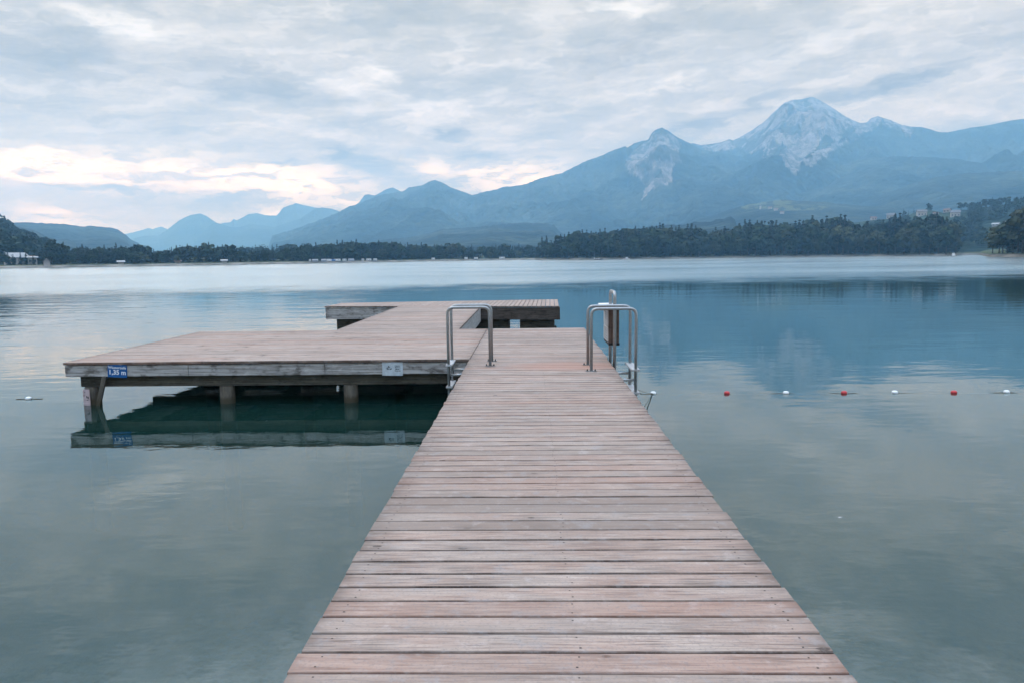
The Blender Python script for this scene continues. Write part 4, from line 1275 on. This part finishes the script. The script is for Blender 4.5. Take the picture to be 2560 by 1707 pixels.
# ---------------------------------------------------------------- jetty
rp = random.Random(5)
ZD = 0.66


def planks(name, rows, parent, label=None, screws=()):
    """rows: (A, B, width, tone) centre line of each board in plan"""
    V, F, UV, TN, ED, MI = [], [], [], [], [], []
    b = 0
    th, ch = 0.038, 0.0035
    for n, (A, B, w, tone) in enumerate(rows):
        A, B = np.array(A, float), np.array(B, float)
        d = B - A
        L = np.linalg.norm(d)
        d /= L
        s = np.array([-d[1], d[0]])
        zt = ZD + rp.uniform(-0.0018, 0.0018)
        tilt = rp.uniform(-0.012, 0.012)
        kk = rp.uniform(0, 60)
        pr = [(-w / 2, -th, 1), (-w / 2, -ch, 1), (-w / 2 + ch, 0, 1), (-w / 2 + 0.009, 0.0008, 0), (w / 2 - 0.009, 0.0008, 0), (w / 2 - ch, 0, 1), (w / 2, -ch, 1), (w / 2, -th, 1)]
        secs = [(0.0, 0.6), (0.07, 0.25), (0.22, 0.0), (L - 0.22, 0.0), (L - 0.07, 0.25), (L, 0.6)]
        for (l, ee) in secs:
            for (c, zz, ed) in pr:
                p = A + d * l + s * c
                V.append((p[0], p[1], zt + zz + c * tilt))
                UV.append((l + kk * 3.1, c + w / 2, kk))
                TN.append(tone)
                ED.append(max(ed * 0.9, ee))
        for q in range(len(secs) - 1):
            for k in range(8):
                F.append((b + q * 8 + k, b + q * 8 + (k + 1) % 8, b + (q + 1) * 8 + (k + 1) % 8, b + (q + 1) * 8 + k))
                MI.append(0)
        for o_ in (0, 40):
            for c4 in ((0, 1, 6, 7), (1, 2, 5, 6), (2, 3, 4, 5)):
                F.append(tuple(b + o_ + i for i in (c4 if o_ else c4[::-1])))
                MI.append(0)
        b += 48
        for sx in screws:
            for c in (-w * 0.27, w * 0.27):
                if rp.random() < 0.12:
                    continue
                p = A + d * (sx + rp.uniform(-0.012, 0.012)) + s * (c + rp.uniform(-0.008, 0.008))
                zz = zt + 0.0016 + c * tilt
                q = rp.uniform(0.0035, 0.005)
                for (ux, uy) in ((-q, -q), (q, -q), (q, q), (-q, q)):
                    V.append((p[0] + ux, p[1] + uy, zz))
                    UV.append((0, 0, 0))
                    TN.append(0.5)
                    ED.append(0)
                F.append((b, b + 1, b + 2, b + 3))
                MI.append(1)
                b += 4
    me = np_mesh(name, V, F, False, {'puv': np.array(UV), 'tone': np.array(TN), 'edge': np.array(ED)})
    me.materials.append(M['deck'])
    me.materials.append(M['bolt'])
    idx = np.asarray(MI, np.int32)
    if len(idx) == len(me.polygons):
        me.polygons.foreach_set('material_index', idx)
    # outward faces
    bm = bmesh.new()
    bm.from_mesh(me)
    bmesh.ops.recalc_face_normals(bm, faces=[f for f in bm.faces if f.material_index == 0])
    bm.to_mesh(me)
    bm.free()
    o = link_mesh(name, me, None, parent)
    if label:
        o['label'] = label
    return o


def tone():
    q = rp.random()
    return 0.5 + rp.uniform(-0.5, -0.05) * (q < 0.45) + (rp.uniform(0.12, 0.45) if q > 0.80 else 0)


PITCH = 0.148
PHASE = 4.103
jetty = tag(empty('jetty', (0.13, 4.0, 0)), 'long weathered wooden bathing jetty with side platform and cross-shaped end', 'jetty')
jetty_inv = Matrix.Translation((-0.13, -4.0, 0))


def J(o):
    """children of the jetty are modelled in lake coordinates"""
    o.matrix_parent_inverse = jetty_inv
    return o


XL, XR = -0.955, 1.215
rows = []
y = PHASE - PITCH * 40
while y < 11.36 - PITCH * 0.6:
    w = PITCH - rp.uniform(0.007, 0.013)
    tn = tone()
    rows.append(((XL + rp.uniform(-0.006, 0.006), y + PITCH / 2), (XR + rp.uniform(-0.008, 0.008), y + PITCH / 2), w, tn))
    y += PITCH
yj = y
J(planks('walkway_deck', rows, jetty, 'long main walkway of crosswise boards', (0.10, 1.14, 2.07)))
rows = []
while y < 16.1:
    w = PITCH - rp.uniform(0.006, 0.012)
    rows.append(((XL + 0.004, y + PITCH / 2), (XR + 0.02 + rp.uniform(-0.008, 0.008), y + PITCH / 2), w, tone()))
    y += PITCH
yend = y
J(planks('crossing_deck', rows, jetty))
rows = []
y = yj
i = 0
while y < yend - 0.01:
    xm = rp.uniform(-6.4, -2.2) if i % 3 else -5.3
    for (x0, x1) in ((-7.555 + rp.uniform(-0.006, 0.006), xm - 0.0012), (xm + 0.0012, XL - 0.006)):
        rows.append(((x0, y + PITCH / 2), (x1, y + PITCH / 2), PITCH - rp.uniform(0.006, 0.011), tone()))
    y += PITCH
    i += 1
J(planks('platform_deck', rows, jetty, 'wide side platform of long boards'))
rows = []
y = yend + 0.012
while y < 24.3:
    gap = 0.03 if abs(y - 21.4) < 0.08 else 0.0
    rows.append(((-4.42, y + PITCH / 2), (-1.60, y + PITCH / 2), PITCH - rp.uniform(0.006, 0.012) - gap, tone()))
    y += PITCH
J(planks('bridge_deck', rows, jetty))
rows = []
# far cross piece: boards run away from the viewer
fl, fr, br, bl = np.array([-7.06, 24.62]), np.array([0.97, 23.42]), np.array([1.08, 27.25]), np.array([-6.92, 26.5])
nb = 54
for k in range(nb):
    t = (k + 0.5) / nb
    rows.append((tuple(fl + (fr - fl) * t), tuple(bl + (br - bl) * t), 8.05 / nb - 0.012, 0.15 + 0.35 * rp.random()))
J(planks('end_deck', rows, jetty, 'far cross platform with boards running lengthwise'))


def wood(name, x0, x1, y0, y1, z0, z1, m, label=None, bev=0.004):
    o = J(MB().box(x0, x1, y0, y1, z0, z1, bev).build(name, M[m], jetty))
    if label:
        o['label'] = label
    return o


# side platform: fascia boards round the rim, beams set back beneath, piles
yf = yj + 0.02
wood('fascia_board', -7.54, -5.52, yf, yf + 0.05, 0.428, 0.612, 'fascia')
wood('fascia_board', -5.515, -3.30, yf + 0.003, yf + 0.052, 0.426, 0.610, 'fascia')
wood('fascia_board', -3.295, -0.99, yf, yf + 0.05, 0.428, 0.611, 'fascia')
wood('fascia_board', -7.545, -7.495, yf + 0.052, yend - 0.06, 0.43, 0.612, 'fascia_side')
wood('fascia_board', -7.54, -4.45, yend - 0.055, yend - 0.005, 0.43, 0.612, 'fascia')
wood('support_beam', -7.36, -0.99, yf + 0.10, yf + 0.24, 0.245, 0.426, 'beam')
wood('support_beam', -7.36, -0.99, 13.65, 13.80, 0.245, 0.426, 'beam')
wood('support_beam', -7.36, 1.10, 15.72, 15.87, 0.245, 0.426, 'beam')
for xk in (-6.6, -5.3, -4.0, -2.7, -1.5):
    wood('joist', xk - 0.04, xk + 0.04, yf + 0.06, yend - 0.07, 0.432, 0.618, 'beam')


def pile(x, y, r=0.12, top=0.24):
    return J(MB().lathe([(r * 1.03, -2.2), (r, 0.0), (r * 0.985, top - 0.012), (r * 0.93, top)], (x, y, 0), 'z', 20).build('pile', M['pile'], jetty))


p0 = pile(-7.21, yf + 0.17, 0.122)
g0 = MB().box(-7.285, -7.175, yf + 0.012, yf + 0.03, -0.35, 0.215, 0.004).build('gauge_plate', M['gauge'], p0)
g0['label'] = 'faded pinkish gauge plate'
mk = MB()
for (x_, z_, w_, h_) in ((-7.222, 0.075, 0.012, 0.035), (-7.20, 0.06, 0.014, 0.04), (-7.26, 0.112, 0.02, 0.006), (-7.215, 0.035, 0.03, 0.008), (-7.25, 0.165, 0.012, 0.012)):
    mk.box(x_ - w_ / 2, x_ + w_ / 2, yf + 0.007, yf + 0.0115, z_, z_ + h_)
mk.build('gauge_mark', M['ink'], p0)
pile(-4.97, yf + 0.17)
pile(-2.93, yf + 0.17, 0.117)
for x_ in (-7.15, -4.97, -2.9):
    pile(x_, 15.79)
pile(0.9, 15.79)
b_ = MB()
b_.prism([(-6.935, 0.424), (-6.865, 0.424), (-6.985, 0.02), (-7.15, -0.55), (-7.22, -0.55), (-7.055, 0.02)], 'y', yf - 0.012, yf + 0.028)
J(b_.build('brace', M['pile'], jetty))
# main walkway underneath
wood('stringer', -0.93, -0.83, -4.5, yj, 0.44, 0.618, 'beam')
wood('stringer', 0.08, 0.18, -4.5, yj, 0.44, 0.618, 'beam')
wood('stringer', 1.09, 1.19, -4.5, yend - 0.1, 0.44, 0.618, 'beam')
for y_ in (1.2, 5.2, 9.2):
    wood('cross_beam', -0.90, 1.16, y_ - 0.07, y_ + 0.07, 0.26, 0.437, 'beam')
    pile(-0.62, y_, 0.11)
    pile(0.88, y_, 0.11)
wood('fascia_board', XL, XR, yend - 0.05, yend - 0.004, 0.43, 0.612, 'fascia_dark')
# bridge sides
wood('fascia_board', -1.66, -1.61, yend + 0.05, 19.95, 0.16, 0.612, 'fascia_side')
wood('fascia_board', -1.66, -1.61, 20.02, 23.75, 0.16, 0.612, 'fascia_side')
wood('fascia_board', -4.41, -4.36, yend + 0.05, 24.1, 0.16, 0.612, 'fascia_side')
# far cross piece
rz_ = math.atan2(fr[1] - fl[1], fr[0] - fl[0])


def along(name, t0, t1, off0, off1, z0, z1, m):
    d = (fr - fl) / np.linalg.norm(fr - fl)
    n = np.array([-d[1], d[0]])
    Lf = np.linalg.norm(fr - fl)
    c = fl + d * Lf * (t0 + t1) / 2 + n * (off0 + off1) / 2
    hl, hw = Lf * (t1 - t0) / 2, (off1 - off0) / 2
    return J(MB().box(c[0] - hl, c[0] + hl, c[1] - hw, c[1] + hw, z0, z1, 0.004, Matrix.Rotation(rz_, 3, 'Z')).build(name, M[m], jetty))


along('fascia_board', 0.003, 0.37, 0.03, 0.08, 0.215, 0.612, 'fascia')['label'] = 'grey front board of the far platform'
along('fascia_board', 0.64, 0.997, 0.03, 0.08, 0.215, 0.612, 'fascia_dark')['label'] = 'dark damp front board of the far platform'
along('support_beam', 0.04, 0.37, 0.25, 0.45, -0.05, 0.40, 'beam')
along('support_beam', 0.64, 0.79, 0.25, 0.45, -0.05, 0.40, 'beam')
along('support_beam', 0.835, 0.975, 0.25, 0.45, -0.05, 0.40, 'beam')
along('support_beam', 0.03, 0.97, 1.6, 1.75, 0.25, 0.45, 'beam')
dside = MB()
dside.prism([(23.5, 0.215), (27.2, 0.215), (27.2, 0.612), (23.5, 0.612)], 'x', 0.95, 1.0)
J(dside.build('fascia_board', M['fascia_dark'], jetty))
for (x_, y_) in ((-6.6, 25.0), (-3.0, 24.9), (0.6, 24.2), (0.7, 26.8), (-3, 26.6), (-6.5, 26.2)):
    pile(x_, y_, 0.12, 0.24)


# ---------------------------------------------------------------- signs
def text_mesh(name, s, size, loc, m, parent, bold=0.0, rot=0.0, align='CENTER'):
    cu = bpy.data.curves.new(name, 'FONT')
    cu.body = s
    cu.size = size
    cu.align_x = align
    cu.offset = bold
    cu.extrude = 0.0008
    to = bpy.data.objects.new('tmp', cu)
    COL.objects.link(to)
    dg = bpy.context.evaluated_depsgraph_get()
    me = bpy.data.meshes.new_from_object(to.evaluated_get(dg))
    bpy.data.objects.remove(to)
    me.materials.clear()
    o = link_mesh(name, me, m, parent)
    o.rotation_euler = (math.pi / 2, 0, 0)
    o.location = loc
    return o


sg = tag(empty('depth_sign', (-6.675, yf - 0.006, 0.518)), 'blue enamel sign giving the water depth 1,35 m on the platform edge', 'sign')
sg.rotation_euler = (0, R_(3.2), 0)
MB().box(-0.158, 0.158, -0.004, 0.0, -0.104, 0.104, 0.0012).build('plate', M['blue'], sg)
text_mesh('lettering', 'Wassertiefe', 0.060, (0.0, -0.006, 0.037), M['white'], sg, 0.0005)
text_mesh('lettering', '1,35 m', 0.104, (0.0, -0.006, -0.055), M['white'], sg, 0.0022)
for sx in (-0.145, 0.145):
    MB().lathe([(0.006, 0.0), (0.006, -0.003), (0.003, -0.0045)], (sx, -0.0045, 0.092), 'y', 8).build('screw', M['steel'], sg)

ns = tag(empty('notice_sign', (-2.202, yf - 0.006, 0.52)), 'faded white notice plate with small black figure and lettering on the platform edge', 'sign')
ns.rotation_euler = (0, R_(0.6), 0)
MB().box(-0.166, 0.166, -0.004, 0.0, -0.115, 0.115, 0.0012).build('plate', M['plate'], ns)
pic = MB()
for (x_, z_, w_, h_, rz) in ((-0.062, 0.030, 0.014, 0.026, 0.5), (-0.085, 0.008, 0.012, 0.022, 0.6), (-0.074, -0.006, 0.036, 0.013, 0), (-0.028, -0.006, 0.034, 0.015, -0.2), (-0.05, 0.018, 0.03, 0.006, -0.6)):
    pic.box(x_ - w_ / 2, x_ + w_ / 2, -0.0065, -0.0048, z_ - h_ / 2, z_ + h_ / 2, 0, Matrix.Rotation(rz, 3, 'Y'))
pic.build('pictogram', M['ink'], ns)
for k, (x0, x1, z_) in enumerate(((0.040, 0.122, 0.043), (0.045, 0.122, 0.017), (0.048, 0.116, -0.010), (0.038, 0.126, -0.037))):
    tx = MB()
    x_ = x0
    while x_ < x1:
        w_ = rp.uniform(0.004, 0.009)
        h_ = rp.uniform(0.009, 0.014) if x_ > x0 + 0.004 else 0.017
        tx.box(x_, min(x_ + w_, x1 + 0.004), -0.0062, -0.0048, z_ - 0.006, z_ - 0.006 + h_)
        x_ += w_ + rp.uniform(0.0015, 0.004) + (0.006 if rp.random() < 0.15 else 0)
    tx.build('lettering', M['ink'], ns)


# ---------------------------------------------------------------- ladders
def ladder(xd, xo, ys, side, label):
    """xd: foot on the deck, xo: leg in the water; side -1 left, +1 right"""
    e = tag(empty('bathing_ladder', (xd, sum(ys) / 2, ZD)), label, 'ladder', 'steel bathing ladders')
    inv = Matrix.Translation((-xd, -sum(ys) / 2, -ZD))

    def add(o):
        o.matrix_parent_inverse = inv
        return o
    for yk in ys:
        pts = bend([(xd, yk, ZD + 0.004), (xd, yk, 1.532), (xo, yk, 1.532), (xo, yk, -0.9)], 0.10, 8)
        add(MB().tube(pts, 0.0215, 16).build('handrail', M['steel'], e))
        pl = add(MB().box(xd - 0.075, xd + 0.075, yk - 0.032, yk + 0.032, ZD + 0.003, ZD + 0.011, 0.002).build('base_plate', M['steel'], e))
        for s in (-1, 1):
            MB().lathe([(0.011, 0.0), (0.011, 0.012), (0.006, 0.012), (0.006, 0.024), (0.002, 0.026)], (xd + s * 0.055, yk, ZD + 0.011), 'z', 8).build('bolt', M['bolt'], pl).matrix_parent_inverse = Matrix.Identity(4)
        edge = XL if side < 0 else XR
        add(MB().tube([(xo - side * 0.015, yk, 0.535), (edge - side * 0.02, yk, 0.535)], 0.019, 12).build('stay', M['steel'], e))
    for zs in (0.675, 0.35, 0.03, -0.3):
        add(MB().box(xo - 0.055 * (1 if side > 0 else 0.6) - 0.01, xo + 0.055, ys[0] - 0.035, ys[1] + 0.035, zs - 0.016, zs + 0.012, 0.005).build('step', M['tread'], e))
    return e


ladder(-0.59, -1.212, (10.6, 11.1), -1, 'steel bathing ladder on the left side, beside the wide platform')
ladder(0.862, 1.485, (10.02, 10.61), 1, 'steel bathing ladder on the right side, nearest the buoy line')

# ---------------------------------------------------------------- notice post with wooden box
po = tag(empty('notice_post', (1.272, 11.0, 0.5)), 'bent steel tube post carrying a brown wooden box with pale notice panel', 'post')
pinv = Matrix.Translation((-1.272, -11.0, -0.5))


def P(o):
    o.matrix_parent_inverse = pinv
    return o


P(MB().tube(bend([(1.272, 10.74, -0.6), (1.272, 10.74, 1.72), (1.268, 11.28, 1.72), (1.268, 11.28, -0.6)], 0.10, 8), 0.0255, 16).build('post_tube', M['steel'], po))
bx = P(MB().box(1.195, 1.345, 10.79, 11.46, 0.965, 1.468, 0.004).build('box', M['box_wood'], po))
P(MB().box(1.188, 1.352, 10.782, 11.468, 0.925, 0.962, 0.003).build('bottom_trim', M['black'], po))
P(MB().prism([(1.105, 1.474), (1.415, 1.474), (1.43, 1.482), (1.29, 1.515), (1.10, 1.512)], 'y', 10.72, 11.56).build('roof_cap', M['roofcap'], po))
for (z0, z1) in ((1.205, 1.44), (0.975, 1.185)):
    P(MB().box(1.178, 1.1935, 10.84, 11.43, z0, z1, 0.003).build('notice_panel', M['notice'], po))
nt = MB()
for (z0, z1) in ((1.205, 1.44), (0.975, 1.185)):
    zz = z0 + 0.03
    while zz < z1 - 0.02:
        nt.box(1.1752, 1.1772, 10.88 + rp.uniform(0, 0.03), 11.36 - rp.uniform(0, 0.16), zz, zz + rp.uniform(0.007, 0.016))
        zz += rp.uniform(0.028, 0.045)
P(nt.build('notice_mark', M['ink'], po))
for yk in (10.74, 11.28):
    P(MB().box(1.217, 1.30, yk - 0.04, yk + 0.04, 0.50, 0.56, 0.004).build('bracket', M['steel'], po))

# ---------------------------------------------------------------- buoy line
BU = [(2.03, 11.75, 'w'), (3.23, 11.72, 'r'), (4.18, 11.69, 'w'), (5.11, 11.67, 'r'), (5.92, 11.66, 'w'), (6.85, 11.63, 'r'), (7.68, 11.62, 'w'), (8.6, 11.6, 'r'), (-8.43, 11.72, 'w')]
BLB = ['white float tied nearest to the right ladder', 'red float between the first two white floats', 'white float second along the line from the ladder', 'red float in the middle of the float line',
       'white float just right of the middle red float', 'red float furthest along the line from the ladder', 'last white float on the line near the picture edge', None, 'lone white float left of the wide platform']
for (x_, y_, c_), lb in zip(BU, BLB):
    if lb is None:
        continue
    o = MB().lathe([(0.012, -0.052), (0.024, -0.05), (0.034, -0.038), (0.039, -0.02), (0.040, 0.0), (0.039, 0.02), (0.034, 0.038), (0.024, 0.05), (0.012, 0.052)], (0, 0, 0), 'x', 18).build('float', M['buoy_white' if c_ == 'w' else 'buoy_red'], None)
    o.location = (x_ * 1.022, y_ * 1.022, -0.039)
    o.scale = (0.86, 0.86, 0.86)
    o.rotation_euler = (0, rp.uniform(-0.06, 0.06), rp.uniform(-0.25, 0.25))
    tag(o, lb, 'float', 'floats on the swimming line' if x_ > 0 else None)
pts = []
for k in range(141):
    x_ = 1.49 + (9.3 - 1.49) * k / 140
    y_ = np.interp(x_, [1.49, 2.03, 3.23, 4.18, 5.11, 5.92, 6.85, 7.68, 9.3], [10.62, 11.75, 11.72, 11.69, 11.67, 11.66, 11.63, 11.62, 11.6])
    x_, y_ = x_ * 1.022, y_ * 1.022
    near = min(abs(x_ - b[0] * 1.022) for b in BU)
    z_ = 0.004 - 0.012 * min(near / 0.3, 1) ** 1.5 + 0.006 * math.sin(x_ * 5.1)
    z_ -= 0.05
    if x_ < 2.05:
        z_ = 0.32 * (2.05 - x_) / 0.53 - 0.046
    pts.append((x_, y_ + 0.01 * math.sin(x_ * 3), z_))
tag(MB().tube(pts, 0.004, 6).build('float_line', M['rope'], None), 'thin rope stringing the red and white floats to the ladder', 'rope')
tag(MB().tube([(1.49, 10.02, 0.37), (1.66, 10.6, 0.22), (1.88, 11.4, 0.06), (2.06, 12.0, -0.04)], 0.008, 6).build('mooring_rope', M['rope'], None), 'dark rope from the ladder leg to the first float', 'rope')
tag(MB().tube([(-8.82, 11.96, -0.047), (-8.70, 11.98, -0.042), (-8.54, 11.97, -0.042), (-8.38, 11.99, -0.048)], 0.0055, 6).build('rope_end', M['rope'], None), 'short rope end through the lone float', 'rope')

for (x_, y_, s_, lb) in ((2.66, 6.05, 0.022, 'white feather floating right of the walkway'), (-3.75, 9.95, 0.016, 'tiny pale petal floating in the shade of the platform')):
    o = MB().poly([(-s_, 0, 0.002), (-s_ * 0.2, -s_ * 0.3, 0.004), (s_, 0, 0.006), (-s_ * 0.2, s_ * 0.3, 0.004)]).build('feather', M['white'], None)
    o.location = (x_ * 1.022, y_ * 1.022, -0.047)
    tag(o, lb, 'feather')

# ---------------------------------------------------------------- the air over the valley
hm = bpy.data.materials.new('valley_haze')
hm.use_nodes = True
H = NT(hm.node_tree)
H.t.nodes.clear()
ho = H.node('ShaderNodeOutputMaterial')
pv_ = H.node('ShaderNodeVolumePrincipled')
H.put(pv_.inputs['Color'], HAZE_COL)
pv_.inputs['Density'].default_value = HAZE_D
H.put(pv_.inputs['Absorption Color'], (1, 1, 1))
pv_.inputs['Anisotropy'].default_value = 0.0
H.t.links.new(pv_.outputs[0], ho.inputs['Volume'])
hm.cycles.homogeneous_volume = True
tag(MB().box(-9000, 9000, -9000, 9000, -12.0, 1060.0).build('haze', hm, None), 'thin blue haze over the lake and mountains', kind='stuff')
